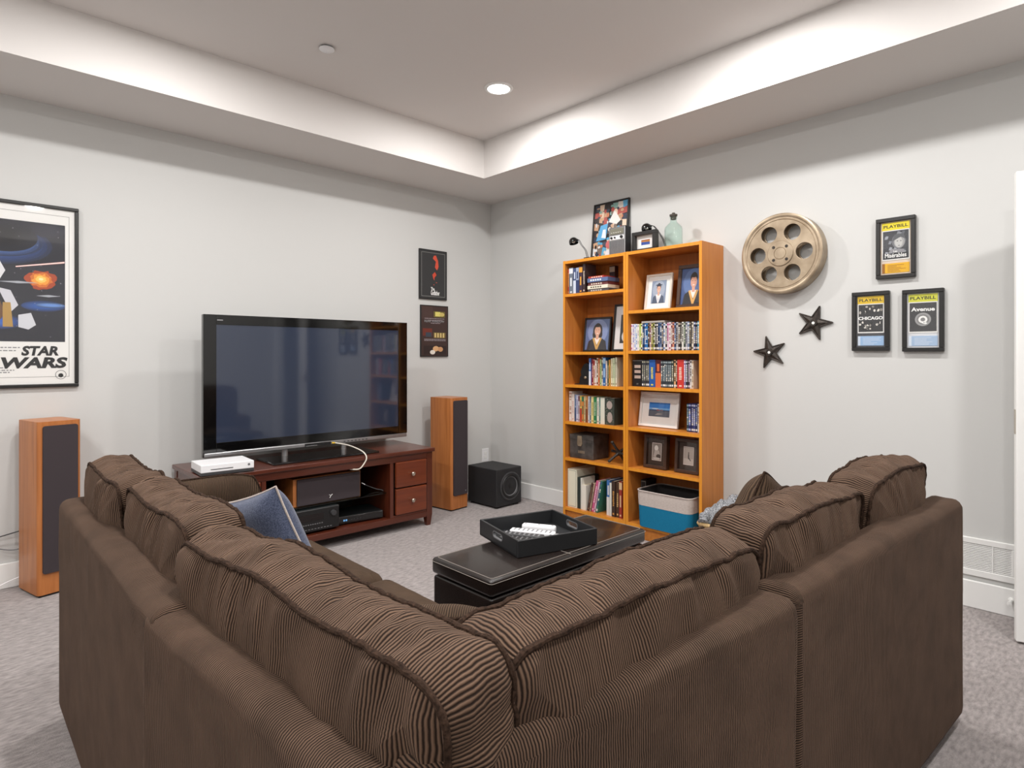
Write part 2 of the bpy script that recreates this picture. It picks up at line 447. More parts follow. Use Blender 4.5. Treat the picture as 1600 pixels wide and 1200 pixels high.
for x in (-.10, -.25, -.40, -.52):
    MB().box(x - .003, x + .003, -.0125, -.003, .034, VH - .030).build('louvre_bar', M_trim, t)

t = thing('door_stop', 'small white spring door stop on the baseboard behind the door', 'door stop', (-.016, -3.905, .085), -PI / 2)
MB().lathe([(0, 0), (.014, 0), (.014, .005), (.007, .009), (.007, .055), (.011, .057), (.011, .07), (0, .072)], 14, Matrix.Rotation(PI / 2, 4, 'X')).build('stop_body', M_trim, t)

# ------------------------------------------------------------------ soft furniture
def rr_perimeter(L, H, r, ns, nh, nc):
    """closed rounded rectangle in x,z, centred in x, z from 0; same point count for any size; returns points and outward normals"""
    r = max(min(r, L / 2 - 1e-4, H / 2 - 1e-4), 1e-4)
    P = []; Nn = []
    def side(x0, z0, x1, z1, n, nx, nz):
        for k in range(n):
            f = k / n
            P.append((x0 + (x1 - x0) * f, z0 + (z1 - z0) * f)); Nn.append((nx, nz))
    def corner(cx, cz, a0):
        for k in range(nc):
            a = a0 - PI / 2 * k / nc
            P.append((cx + r * math.cos(a), cz + r * math.sin(a))); Nn.append((math.cos(a), math.sin(a)))
    side(-L / 2 + r, H, L / 2 - r, H, ns, 0, 1); corner(L / 2 - r, H - r, PI / 2)
    side(L / 2, H - r, L / 2, r, nh, 1, 0); corner(L / 2 - r, r, 0)
    side(L / 2 - r, 0, -L / 2 + r, 0, ns, 0, -1); corner(-L / 2 + r, r, -PI / 2)
    side(-L / 2, r, -L / 2, H - r, nh, -1, 0); corner(-L / 2 + r, H - r, PI)
    return P, Nn

def cushion(name, L, H, T, parent, loc, rot, m, rad=.07, edge=.0, bulge=.04, strip=.02, wr=.006, sag=.012, seed=0, piping=True, res=.0065, panels=26):
    """upholstered block: length x, thickness y (front +y), height z. edge>0 rounds its long edges"""
    ns, nh, nc = max(8, int(L / res)), max(8, int(H / res)), 10
    P0, _ = rr_perimeter(L, H, rad, ns, nh, nc)
    N = len(P0)
    arc = [0.0]
    for k in range(N):
        a, b = P0[k], P0[(k + 1) % N]
        arc.append(arc[-1] + math.hypot(b[0] - a[0], b[1] - a[1]))
    rings = []          # (inset, y, zone)  zone -1 back panel, 0 strip, 1 front panel
    half = min(L, H) / 2 - .004
    for k in range(panels):
        f = 1 - k / panels
        ins = edge + (half - edge) * f ** 1.25
        q = 1 - (1 - (ins - edge) / (half - edge)) ** 2.4
        rings.append((ins, -T / 2 - bulge * q, -1))
    es = 4 if edge > 0 else 0
    for k in range(es + 1):
        a = PI / 2 * k / max(1, es)
        if es: rings.append((edge * (1 - math.sin(a)), -T / 2 + edge * (1 - math.cos(a)), 0))
        else: rings.append((0, -T / 2, 0))
    ni = 14 if es == 0 else 6
    for k in range(1, ni):
        y = -T / 2 + edge + (T - 2 * edge) * k / ni
        rings.append((-strip * (1 - (2 * (y / max(1e-6, T - 2 * edge))) ** 2), y, 0))
    for k in range(es + 1):
        a = PI / 2 * (1 - k / max(1, es))
        if es: rings.append((edge * (1 - math.sin(a)), T / 2 - edge * (1 - math.cos(a)), 0))
        else: rings.append((0, T / 2, 0))
    for k in range(panels - 1, -1, -1):
        f = 1 - k / panels
        ins = edge + (half - edge) * f ** 1.25
        q = 1 - (1 - (ins - edge) / (half - edge)) ** 2.4
        rings.append((ins, T / 2 + bulge * q, 1))
    mb = MB(); mb.smooth = True
    S = seed * 7.31
    def place(k, ins, y, zone):
        P, Nn = cache[ins]
        x, z = P[k]; nx, nz = Nn[k]
        nv = noise.noise
        # slow sag of the whole outline
        if sag:
            z += sag * nv(Vector((x * 3.1 + S, y * 2, 1.7))) * (z / H) * 2
            x += sag * nv(Vector((z * 3.3 - S, y * 2, 8.1)))
        if wr:
            u = arc[k]
            if zone == 0:
                yy = y / T
                d = wr * (nv(Vector((u * 26 + yy * 3 * nv(Vector((u * 5, S, 0))), yy * 2.2, S))) * 1.0 + .55 * nv(Vector((u * 60, yy * 2.6, S + 5)))) * (1 - .5 * abs(2 * yy))
                x += nx * d; z += nz * d
            else:
                e = max(0.0, 1 - ins / .13)
                d = wr * ((.5 + 1.2 * e) * nv(Vector((x * 24 + 2.5 * nv(Vector((x * 4, z * 4, S))), z * 6, S + 2))) + .9 * nv(Vector((x * 7, z * 7, S + 9))))
                d *= min(1.0, ins / .012)
                y += zone * d
        return (x, y, z), (nx, nz)
    cache = {}
    for (ins, y, zone) in rings:
        if ins not in cache: cache[ins] = rr_perimeter(L - 2 * ins, H - 2 * ins, rad - ins, ns, nh, nc)
        if ins not in cache: pass
        P, Nn = cache[ins]
        if ins != 0 and zone != 99:
            cache[ins] = ([(p[0], p[1] + ins) for p in P], Nn)
            rowp = cache[ins]
        for k in range(N):
            p, _ = place(k, ins, y, zone)
            mb.v.append(p)
        if ins != 0: del cache[ins]
    for i in range(len(rings) - 1):
        za, zb = rings[i][2], rings[i + 1][2]
        strip_face = (za == 0 and zb == 0)
        for k in range(N):
            j = (k + 1) % N
            ids = (i * N + k, i * N + j, (i + 1) * N + j, (i + 1) * N + k)
            if strip_face:
                uvs = ((arc[k], rings[i][1]), (arc[k + 1], rings[i][1]), (arc[k + 1], rings[i + 1][1]), (arc[k], rings[i + 1][1]))
            else:
                uvs = tuple((mb.v[q][0], mb.v[q][2]) for q in ids)
            mb.face(ids, uvs)
    for i in (0, len(rings) - 1):
        caps = [list(range(N))]
        if L > H:           # close the narrow ridge with a row of quads
            b0 = ns + nc + nh + nc
            caps = [[q, q + 1, b0 + ns - q - 1, b0 + ns - q] for q in range(ns)] + [list(range(ns, b0 + 1)), list(range(b0 + ns, N)) + [0]]
        for cap_ in caps:
            ids = [i * N + k for k in cap_]
            mb.face(ids, tuple((mb.v[q][0], mb.v[q][2]) for q in ids))
    o = mb.build(name, m, parent, loc, rot)
    if piping:
        for zone_y in (-T / 2, T / 2):
            i = [q for q, r_ in enumerate(rings) if r_[2] == 0 and abs(r_[1] - zone_y) < 1e-6][0]
            pts = []
            for k in range(0, N, 2):
                p = mb.v[i * N + k]
                pts.append((p[0], p[1] + .003 * (1 if zone_y > 0 else -1), p[2]))
            MB().tube(pts, [.0052 + .0008 * math.sin(q * 2.2) for q in range(len(pts))], 8, closed=True).build('piping', M_pipe, o)
    return o

SOX, SOY = -3.55, -3.91          # outer corner of the sofa
sofa = thing('sectional_sofa', 'large brown corduroy sectional sofa with piped back cushions seen from behind', 'sofa', (SOX, SOY, 0))
def sl_(x, y, z): return (x - SOX, y - SOY, z)
LEFT = -PI / 2                    # run along the left facing +x
def run_part(side, name, a0, a1, off, z, H, T, **k):
    """side 'L': spans y a0..a1, back at x; side 'R': spans x a0..a1, back at y; off = distance of the block centre from the outer face"""
    L = abs(a1 - a0); mid = (a0 + a1) / 2; tilt = k.pop('tilt', 0.0); m = k.pop('m', M_cord); yaw = k.pop('yaw', 0.0)
    if side == 'R': return cushion(name, L, H, T, sofa, sl_(mid, SOY + off, z), (tilt, 0, yaw), m, **k)
    return cushion(name, L, H, T, sofa, sl_(SOX + off, mid, z), (tilt, 0, LEFT + yaw), m, **k)
FR = dict(m=M_cordf, rad=.04, edge=.032, bulge=.0, strip=.0, wr=.0026, sag=.006, piping=False, res=.02, panels=14)
# back frames of the sections
run_part('L', 'back_frame', -3.03, -1.70, .050, .035, .748, .110, seed=2, **FR)
run_part('L', 'back_frame', -3.86, -2.93, .072, .035, .740, .110, seed=1, yaw=R(3.5), **FR)
run_part('R', 'back_frame', -3.46, -2.580, .112, .035, .765, .110, seed=3, yaw=R(-5.5), **FR)
run_part('R', 'back_frame', -2.535, -1.250, .068, .035, .757, .110, seed=4, yaw=R(-3.2), **FR)
# arms
AR = dict(rad=.06, edge=.06, bulge=.008, strip=0, wr=.002, sag=.004, piping=False, res=.02, panels=12)
cushion('arm', .34, .57, .16, sofa, sl_(-3.245, -1.755, .035), (0, 0, 0), M_cordf, seed=5, **AR)
cushion('arm', .34, .57, .16, sofa, sl_(-1.295, -3.61, .035), (0, 0, LEFT), M_cordf, seed=6, **AR)
# seat bases
MB().box(-3.41, -2.66, -2.99, -1.71, .035, .30, .02, 3).build('seat_base', M_pipe, sofa, sl_(0, 0, 0))
MB().box(-3.41, -2.66, -3.77, -3.00, .035, .30, .02, 3).build('seat_base', M_pipe, sofa, sl_(0, 0, 0))
MB().box(-2.655, -1.26, -3.77, -3.02, .035, .30, .02, 3).build('seat_base', M_pipe, sofa, sl_(0, 0, 0))
# seat cushions (thickness axis up)
def seat(x0, x1, y0, y1, ztop, seed, along):
    T = .17
    kw = dict(rad=.06, edge=.05, bulge=.02, strip=.008, wr=.003, sag=.004, seed=seed, piping=False, res=.016, panels=16)
    if along == 'x': cushion('seat_cushion', x1 - x0, y1 - y0, T, sofa, sl_((x0 + x1) / 2, y1, ztop - T / 2 - .02), (R(90), 0, 0), M_cordp, **kw)
    else: cushion('seat_cushion', y1 - y0, x1 - x0, T, sofa, sl_(x1, (y0 + y1) / 2, ztop - T / 2 - .02), (R(90), 0, LEFT), M_cordp, **kw)
seat(-3.40, -2.60, -2.36, -1.69, .475, 11, 'y')
seat(-3.40, -2.60, -3.00, -2.365, .475, 12, 'y')
seat(-3.40, -2.62, -3.76, -3.005, .475, 13, 'y')
seat(-2.61, -1.93, -3.76, -2.96, .475, 14, 'x')
seat(-1.925, -1.25, -3.76, -2.96, .475, 15, 'x')
# back cushions
BC = dict(rad=.055, bulge=.050, strip=.016, wr=.0120, sag=.014)
run_part('L', 'back_cushion', -3.80, -2.905, .208, .47, .440, .110, tilt=R(7), seed=21, yaw=R(3), **BC)
run_part('L', 'back_cushion', -2.890, -2.275, .210, .47, .442, .118, tilt=R(7), seed=22, **BC)
run_part('L', 'back_cushion', -2.265, -1.745, .185, .47, .446, .120, tilt=R(6), seed=23, **BC)
run_part('R', 'back_cushion', -3.318, -2.550, .228, .47, .422, .118, tilt=R(7), seed=24, **BC)
run_part('R', 'back_cushion', -2.500, -1.850, .234, .47, .434, .120, tilt=R(6), seed=25, yaw=R(-1.5), **BC)
run_part('R', 'back_cushion', -1.840, -1.300, .200, .47, .452, .120, tilt=R(6), seed=26, yaw=R(-2), **BC)
for (x, y) in ((-3.47, -3.83), (-3.47, -1.76), (-1.31, -3.83), (-2.75, -1.80), (-1.33, -3.08), (-2.70, -3.0)):
    MB().lathe([(.0, 0), (.022, 0), (.026, .05), (0, .05)], 14).build('foot', M_black, sofa, sl_(x, y, 0))

def pillow(name, label, size, T, loc, rot, m, edge_m=None, seed=0, group=None, ear=.10, rnd=.0):
    """square scatter cushion: x,z plane, thickness along y, centred on its origin"""
    t = thing(name, label, 'pillow', loc, 0, group)
    t.rotation_euler = (Matrix.Rotation(rot[2], 3, 'Z') @ Matrix.Rotation(rot[0], 3, 'X') @ Matrix.Rotation(rot[1], 3, 'Y')).to_euler()
    n = 44; mb = MB(); mb.smooth = True
    idx = {}
    def pt(i, j, s):
        a, b = 2 * i / n - 1, 2 * j / n - 1
        k = size / 2
        x = k * a * (1 - ear * (1 - b * b) * abs(a) ** 3) * (1 - rnd * b ** 4)
        z = k * b * (1 - ear * (1 - a * a) * abs(b) ** 3) * (1 - rnd * a ** 4)
        th = T / 2 * ((1 - a ** 4) * (1 - b ** 4)) ** .62
        th += .010 * noise.noise(Vector((x * 9 + seed, z * 9, s))) * ((1 - a * a) * (1 - b * b)) ** .5
        return (x, s * th, z)
    rim = []
    for s in (-1, 1):
        for i in range(n + 1):
            for j in range(n + 1):
                if s == 1 and (i in (0, n) or j in (0, n)): idx[(i, j, 1)] = idx[(i, j, -1)]; continue
                idx[(i, j, s)] = len(mb.v); mb.v.append(pt(i, j, s))
        for i in range(n):
            for j in range(n):
                ids = [idx[(i, j, s)], idx[(i + 1, j, s)], idx[(i + 1, j + 1, s)], idx[(i, j + 1, s)]]
                mb.face(ids, tuple((mb.v[q][0], mb.v[q][2]) for q in ids))
    mb.build('pillow_body', m, t)
    ring = [(i, 0) for i in range(n)] + [(n, j) for j in range(n)] + [(i, n) for i in range(n, 0, -1)] + [(0, j) for j in range(n, 0, -1)]
    MB().tube([pt(i, j, 1) for i, j in ring], .004, 6, closed=True).build('edge_piping', edge_m or M_pipe, t)
    return t
pillow('throw_pillow', 'brown corduroy throw pillow leaning at the far end of the left seat', .41, .15, (-3.12, -1.94, .650), (R(16), R(-6), R(-30)), M_cordp, seed=1, ear=.02, rnd=.12)
pillow('throw_pillow', 'navy denim throw pillow with pale piped edge on the left seat', .36, .15, (-3.03, -2.25, .640), (R(16), R(-18), R(-70)), M_denim, M_linen, seed=2, ear=.06)
pillow('throw_pillow', 'brown corduroy throw pillow peaking above the right sofa back', .42, .15, (-1.86, -3.46, .675), (R(16), R(22), R(4)), M_cordp, seed=3, ear=.05, rnd=.05)
pillow('throw_pillow', 'brown corduroy throw pillow slumped in the inner corner of the sofa', .42, .14, (-3.08, -3.24, .600), (R(38), 0, R(-45)), M_cordp, seed=4)

# ------------------------------------------------------------------ ottoman, tray and what lies in it
t = thing('storage_ottoman', 'long black leather storage ottoman with contrast stitching under the tray', 'ottoman', (-1.852, -2.487, 0))
OL, OW = 1.0, .37
MB().box(-OL / 2, OL / 2, -OW / 2, OW / 2, .025, .372, .012, 3).build('body', M_leather, t)
lid = MB(); lid.smooth = True
b = bmesh.new(); bmesh.ops.create_cube(b, size=1.0)
for q in b.verts: q.co = Vector((q.co.x * (OL + .012), q.co.y * (OW + .012), .4125 + q.co.z * .067))
bmesh.ops.bevel(b, geom=b.edges[:], offset=.016, segments=4, profile=.5, affect='EDGES')
lid.bm(b)
lid = lid.build('lid', M_leather, t)
for zz, ins in ((.4462, .018), (.4325, -.0015)):
    pts = []
    w2, h2 = OL / 2 + .006 - ins, OW / 2 + .006 - ins
    for q in rrect(0, 0, 2 * w2, 2 * h2, .014, 4): pts.append((q[0], q[1], zz))
    MB().tube(pts, .0010, 6, closed=True).build('stitching', M_thread, lid)
MB().tube([(-.05, -OW / 2 - .004, .4465), (-.05, OW / 2 + .004, .4465)], .0012, 6).build('stitching', M_thread, lid)
for sx in (-1, 1):
    for sy in (-1, 1):
        MB().box(sx * (OL / 2 - .05) - .02, sx * (OL / 2 - .05) + .02, sy * (OW / 2 - .05) - .02, sy * (OW / 2 - .05) + .02, 0, .025, .004, 1).build('foot', M_black, t)

TL, TWD, TH = .405, .37, .072
TRX, TRY, TRZ, TRR = -1.862, -2.435, .4475, R(-15.5)
t = thing('serving_tray', 'square black serving tray with cut-out handles on the ottoman', 'tray', (TRX, TRY, TRZ), TRR)
MB().box(-TL / 2, TL / 2, -TWD / 2, TWD / 2, 0, .008).build('tray_base', M_traym, t)
for s in (-1, 1):
    MB().box(-TL / 2, TL / 2, s * TWD / 2 - .005, s * TWD / 2 + .005, 0, TH, .002, 1).build('side_wall', M_traym, t)
    me = flat_curve([rrect(0, TH / 2, TWD - .012, TH, .002, 2), rrect(0, .043, .09, .026, .012, 5)], .005)
    M4 = Matrix.Translation((s * (TL / 2 - .005), 0, 0)) @ Matrix.Rotation(PI / 2, 4, 'Z') @ Matrix.Rotation(PI / 2, 4, 'X')
    mb = MB(); mb.mesh(me, M4); mb.build('handle_wall', M_traym, t)
    me = flat_curve([rrect(0, .043, .096, .032, .015, 5), rrect(0, .043, .088, .024, .011, 5)], .0062)
    mb = MB(); mb.mesh(me, M4); mb.build('handle_rim', M_grey, t)

def remote(name, label, L, W, T, px, py, rz, body, keys, key_m, loc_z=.0085, rows=8, cols=3, rnd=.006, cat='remote control'):
    """local tray coordinates"""
    M4 = Matrix.Rotation(TRR, 3, 'Z') @ Vector((px, py, 0))
    r_ = thing(name, label, cat, (TRX + M4.x, TRY + M4.y, TRZ + loc_z), TRR + rz)
    mb = MB(); mb.smooth = True
    b = bmesh.new(); bmesh.ops.create_cube(b, size=1.0)
    for q in b.verts: q.co = Vector((q.co.x * L, q.co.y * W, T / 2 + q.co.z * T))
    bmesh.ops.bevel(b, geom=b.edges[:], offset=min(rnd, T * .45), segments=3, profile=.5, affect='EDGES'); mb.bm(b)
    mb.build('handset', body, r_)
    k0 = None
    for i in range(rows):
        for j in range(cols):
            x = -L * .40 + i * L * .8 / max(1, rows - 1); y = (-W * .28 + j * W * .56 / (cols - 1)) if cols > 1 else 0
            if k0 is None:
                k0 = MB().box(-.0045, .0045, -.0035, .0035, -.001, .0014, .0008, 1).build('button', key_m, r_, (x, y, T))
            else:
                q = k0.copy(); COL.objects.link(q); q.parent = r_; q.location = (x, y, T)
    return r_
remote('remote_control', 'long black remote control with many buttons in the tray', .205, .050, .018, -.105, -.020, R(-47), M_black, 1, M_grey)
remote('remote_control', 'dark grey remote control lying beside the black one in the tray', .200, .046, .018, -.060, .030, R(-47), M_dgrey, 1, M_inkg)
remote('remote_control', 'white remote control with grey buttons in the middle of the tray', .215, .046, .022, .000, .040, R(-47), M_white, 1, M_grey, rows=9)
remote('game_remote', 'chunky white game remote resting highest in the tray', .165, .038, .034, .055, .075, R(-47), M_white, 1, M_inkg, rows=3, cols=1, rnd=.010, cat='game controller')
remote('game_remote', 'small white game controller nearest the front of the tray', .105, .040, .026, .030, -.085, R(10), M_white, 1, M_black, rows=3, cols=2, rnd=.012, cat='game controller')
remote('phone_case', 'small dark blue flat case in the near left of the tray', .120, .070, .010, -.115, -.115, R(-30), M_denim, 1, M_denim, rows=1, cols=1, cat='case')

# ------------------------------------------------------------------ television, stand and electronics
SZ = .590
t = thing('tv_stand', 'low dark cherry wood television stand with drawers and glass shelf', 'tv stand', (-1.94, -.31, 0))
def ts(name, x0, x1, y0, y1, z0, z1, m, bev=.003, par=None): return MB().box(x0 + 1.94, x1 + 1.94, y0 + .31, y1 + .31, z0, z1, bev, 2).build(name, m, par or t)
X0, X1, Y0, Y1 = -2.755, -1.125, -.600, -.03
ts('top', X0 - .015, X1 + .015, Y0 - .018, Y1, SZ - .028, SZ, M_cherry, .005)
ts('apron', X0 + .05, X1 - .05, Y0, Y0 + .018, .512, SZ - .028, M_cherry)
ts('bottom_shelf', X0 + .02, X1 - .02, Y0 + .004, Y1, .085, .112, M_cherry)
ts('bottom_rail', X0 + .05, X1 - .05, Y0, Y0 + .02, .070, .113, M_cherry)
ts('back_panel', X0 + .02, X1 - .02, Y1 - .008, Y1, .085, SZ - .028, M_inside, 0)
for (xa, xb) in ((X0, X0 + .05), (X1 - .05, X1)):
    for (ya, yb) in ((Y0, Y0 + .05), (Y1 - .05, Y1)):
        mb = MB()
        s = 1 if xa == X0 else -1
        b = bmesh.new(); bmesh.ops.create_cube(b, size=1.0)
        for q in b.verts:
            low = q.co.z < 0
            xx = (xa + xb) / 2 + q.co.x * (xb - xa); yy = (ya + yb) / 2 + q.co.y * (yb - ya)
            q.co = Vector((xx + 1.94, yy + .31, .085 if low else SZ - .028))
        mb.bm(b)
        b = bmesh.new(); bmesh.ops.create_cube(b, size=1.0)
        for q in b.verts:
            low = q.co.z < 0
            xx = (xa + xb) / 2 + q.co.x * (xb - xa) * (.62 if low else 1); yy = (ya + yb) / 2 + q.co.y * (yb - ya) * (.62 if low else 1)
            q.co = Vector((xx + 1.94, yy + .31, 0 if low else .085))
        mb.bm(b)
        mb.build('leg', M_cherry_v, t)
for (xa, xb, xi) in ((X0 + .05, X0 + .34, X0 + .34), (X1 - .34, X1 - .05, X1 - .34)):
    ts('side_panel', *((X0 + .004, X0 + .022) if xa == X0 + .05 else (X1 - .022, X1 - .004)), Y0 + .04, Y1 - .02, .085, SZ - .028, M_cherry_v)
    d = (xi, xi + .03) if xa == X0 + .05 else (xi - .03, xi)
    ts('divider', d[0], d[1], Y0 + .002, Y1 - .01, .112, .562, M_cherry_v)
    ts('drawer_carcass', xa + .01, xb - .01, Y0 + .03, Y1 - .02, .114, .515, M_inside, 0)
    ts('rail', xa, xb, Y0 + .002, Y0 + .02, .515, .562, M_cherry); ts('rail', xa, xb, Y0 + .002, Y0 + .02, .112, .126, M_cherry)
    for (z0, z1) in ((.128, .318), (.326, .512)):
        dr = ts('drawer', xa + .016, xb - .005, Y0 - .008, Y0 + .018, z0, z1, M_cherry_panel, .006)
        kx = (xa + xb) / 2
        MB().lathe([(0, 0), (.007, 0), (.006, .012), (.014, .020), (.015, .026), (.009, .031), (0, .032)], 18, Matrix.Translation((kx + 1.94 + .005, Y0 - .008 + .31, (z0 + z1) / 2)) @ Matrix.Rotation(PI / 2, 4, 'X')).build('knob', M_nickel, dr)
ts('glass_shelf', X0 + .37, X1 - .37, Y0 + .05, Y1 - .02, .288, .297, M_shelfglass, .001)

# television
t = thing('television', 'large black flat screen television reflecting the room on the stand', 'television', (-1.915, -.31, SZ))
TW, TZ0, TZ1 = 1.503, .062, .962
def tb(name, x0, x1, y0, y1, z0, z1, m, bev=.0, par=None): return MB().box(x0, x1, y0, y1, z0, z1, bev, 2).build(name, m, par or t)
bz = MB()
bz.box(-TW / 2, TW / 2, 0, .03, TZ0, TZ1, .004, 2)
sx0, sx1, sz0, sz1 = -.674, .670, .150, .900
for a in ((-TW / 2, sx0, TZ0 + .03, TZ1), (sx1, TW / 2, TZ0 + .03, TZ1), (sx0, sx1, sz1, TZ1), (sx0, sx1, TZ0 + .03, sz0)):
    bz.box(a[0], a[1], -.008, .004, a[2], a[3], .0015, 1)
bz.build('bezel', M_pblack, t)
tb('screen', sx0, sx1, -.003, .002, sz0, sz1, M_screen)
tb('rear_housing', -.62, .62, .03, .095, .14, .88, M_blackm, .02)
st = tb('lower_trim', -TW / 2 + .005, TW / 2 - .005, -.012, .0, TZ0, TZ0 + .028, M_silver, .005)
tb('port_panel', -.095, .10, -.0135, -.010, TZ0 + .001, TZ0 + .024, M_black, 0)
for k in range(9): tb('port_marking', -.088 + k * .0095, -.088 + k * .0095 + .006, -.0145, -.0130, TZ0 + .005, TZ0 + .010, M_inkg)
for k in range(7): tb('port_marking', .20 + k * .03, .20 + k * .03 + .014, -.0135, -.0115, TZ0 + .011, TZ0 + .016, M_ink)
tb('brand_mark', -.67, -.635, -.0095, -.0075, .925, .931, M_inkg)
for x in (-.22, .22): MB().tube([(x, .03, .012), (x, .03, TZ0 + .05)], .022, 16).build('stand_post', M_silver, t)
tb('stand_base', -.405, .365, -.235, .06, .0, .014, M_pblack, .005)

t = thing('av_cable', 'pale cable with yellow plug looping from the television front into the stand', 'cable', (-1.78, -.335, SZ))
MB().tube([(-.030, .002, .075), (-.014, -.014, .075)], .006, 10).build('plug', M_yellow, t)
pts = [(-.014, -.014, .075), (.030, -.10, .066), (.050, -.19, .052), (.065, -.27, .030), (.070, -.305, -.005), (.050, -.305, -.045), (.015, -.298, -.078), (-.02, -.24, -.082)]
def smooth_path(p, n=6):
    p = [Vector(q) for q in p]; out = []
    for i in range(len(p) - 1):
        a, b, c_, d = p[max(0, i - 1)], p[i], p[i + 1], p[min(len(p) - 1, i + 2)]
        for k in range(n):
            s = k / n
            out.append(.5 * ((2 * b) + (c_ - a) * s + (2 * a - 5 * b + 4 * c_ - d) * s * s + (3 * b - a - 3 * c_ + d) * s ** 3))
    out.append(p[-1]); return out
MB().tube(smooth_path(pts), .0045, 8).build('cord', M_copper, t)

t = thing('game_console', 'flat white game console on the left end of the stand', 'game console', (-2.612, -.505, SZ), R(-3))
MB().box(-.148, .148, -.115, .115, .004, .022, .002, 1).build('console_base', M_dgrey, t)
MB().box(-.148, .148, -.115, .115, .022, .066, .003, 2).build('console_shell', M_white, t)
MB().box(-.095, .028, -.1165, -.113, .036, .0395).build('disc_slot', M_black, t)
MB().lathe([(0, 0), (.007, 0), (.007, .0015), (0, .002)], 18, Matrix.Translation((.118, -.115, .046)) @ Matrix.Rotation(PI / 2, 4, 'X')).build('power_button', M_grey, t)

t = thing('centre_speaker', 'dark grilled centre speaker with wooden ends on the glass shelf', 'speaker', (-1.94, -.44, .297))
MB().box(-.245, .245, -.09, .22, 0, .185, .004, 2).build('cabinet', M_spk, t)
MB().box(-.222, .236, -.105, -.086, .004, .180, .006, 2).build('grille', M_grille, t)
mb = MB(); mb.tube([(.0, -.1065, .052), (.012, -.1065, .045), (.004, -.1065, .030)], .0022, 6).tube([(.012, -.1065, .045), (.024, -.1065, .053)], .0022, 6); mb.build('emblem', M_inkw, t)

t = thing('av_receiver', 'black audio receiver with round knob under the glass shelf', 'receiver', (-2.09, -.46, .113))
MB().box(-.215, .215, -.10, .22, .012, .162, .004, 2).build('case', M_blackm, t)
MB().box(-.213, .213, -.106, -.098, .014, .160, .003, 1).build('front_panel', M_black, t)
MB().box(-.15, .10, -.1075, -.105, .085, .130).build('display_window', mat('display_dark', c(20, 14, 14), .1), t)
MB().lathe([(0, 0), (.020, 0), (.018, .016), (0, .017)], 24, Matrix.Translation((.168, -.106, .117)) @ Matrix.Rotation(PI / 2, 4, 'X')).build('volume_knob', M_dgrey, t)
for k in range(10): MB().box(-.06 + k * .016, -.051 + k * .016, -.1085, -.105, .060, .066).build('button', M_grey, t)
for k in range(14): MB().box(-.14 + k * .022, -.128 + k * .022, -.1075, -.105, .030, .033).build('front_marking', M_inkg, t)
for x in (-.17, .17): MB().lathe([(0, 0), (.02, 0), (.02, .013), (0, .013)], 14).build('foot', M_rubber, t, (x, -.06, 0))

t = thing('cable_box', 'low black cable box with small blue display beside the receiver', 'cable box', (-1.685, -.42, .113), R(-6))
MB().box(-.175, .175, -.11, .13, .006, .060, .004, 2).build('case', M_black, t)
MB().box(-.173, .173, -.113, -.108, .010, .056, .002, 1).build('front_panel', M_pblack, t)
M_led = mat('blue_led', c(90, 140, 190), .4); M_led.node_tree.nodes['Principled BSDF'].inputs['Emission Color'].default_value = c(120, 180, 230); M_led.node_tree.nodes['Principled BSDF'].inputs['Emission Strength'].default_value = .8
for k in range(2): MB().box(-.125 + k * .016, -.114 + k * .016, -.1145, -.112, .026, .038).build('display_digit', M_led, t)
for k in range(4): MB().box(-.07 + k * .022, -.062 + k * .022, -.1145, -.112, .030, .034).build('button', M_dgrey, t)
for x in (-.14, .14): MB().box(x - .015, x + .015, -.09, -.06, 0, .006).build('foot', M_rubber, t)

t = thing('audio_cable', 'thin grey cable drooping off the right end of the glass shelf', 'cable', (-1.52, -.40, .297))
MB().tube(smooth_path([(-.06, .02, .045), (-.035, 0, .030), (.0, -.05, .012), (.026, -.10, .004), (.040, -.13, -.05), (.040, -.135, -.12), (.030, -.10, -.170)]), .003, 6).build('cord', M_grey, t)
MB().tube([(-.075, .032, .056), (-.055, .016, .042)], .005, 8).build('plug', M_silver, t)

def tower(label, loc, rz):
    t = thing('tower_speaker', label, 'speaker', loc, rz, 'tower speakers')
    W_, D_, H_ = .205, .265, .938
    mb = MB(); mb.smooth = True
    prof = rrect(0, 0, W_, D_, .022, 6)
    prof = [(p[0], p[1]) for p in prof]
    n = len(prof); mb.v += [(p[0], p[1], .012) for p in prof] + [(p[0], p[1], H_) for p in prof]
    for i in range(n): mb.face((i, (i + 1) % n, n + (i + 1) % n, n + i))
    mb.smooth = False; mb.face(list(range(n))[::-1]); mb.face(range(n, 2 * n))
    mb.build('cabinet', M_spk, t)
    me = flat_curve([rrect(0, .52, .163, .79, .012, 4)], .010)
    g = MB(); g.mesh(me, Matrix.Translation((0, -D_ / 2 - .001, 0)) @ UPRIGHT); g = g.build('grille', M_grille, t)
    MB().box(.052, .062, -D_ / 2 - .0125, -D_ / 2 - .0105, .150, .158).build('emblem', M_inkg, g)
    MB().box(-W_ / 2 + .01, W_ / 2 - .01, -D_ / 2 + .01, D_ / 2 - .01, 0, .012).build('plinth', M_black, t)
    return t
tower('wood veneer tower speaker with long dark grille left of the sofa', (-3.415, -.165, 0), R(14))
tower('wood veneer tower speaker between the television stand and the subwoofer', (-.700, -.255, 0), R(7))

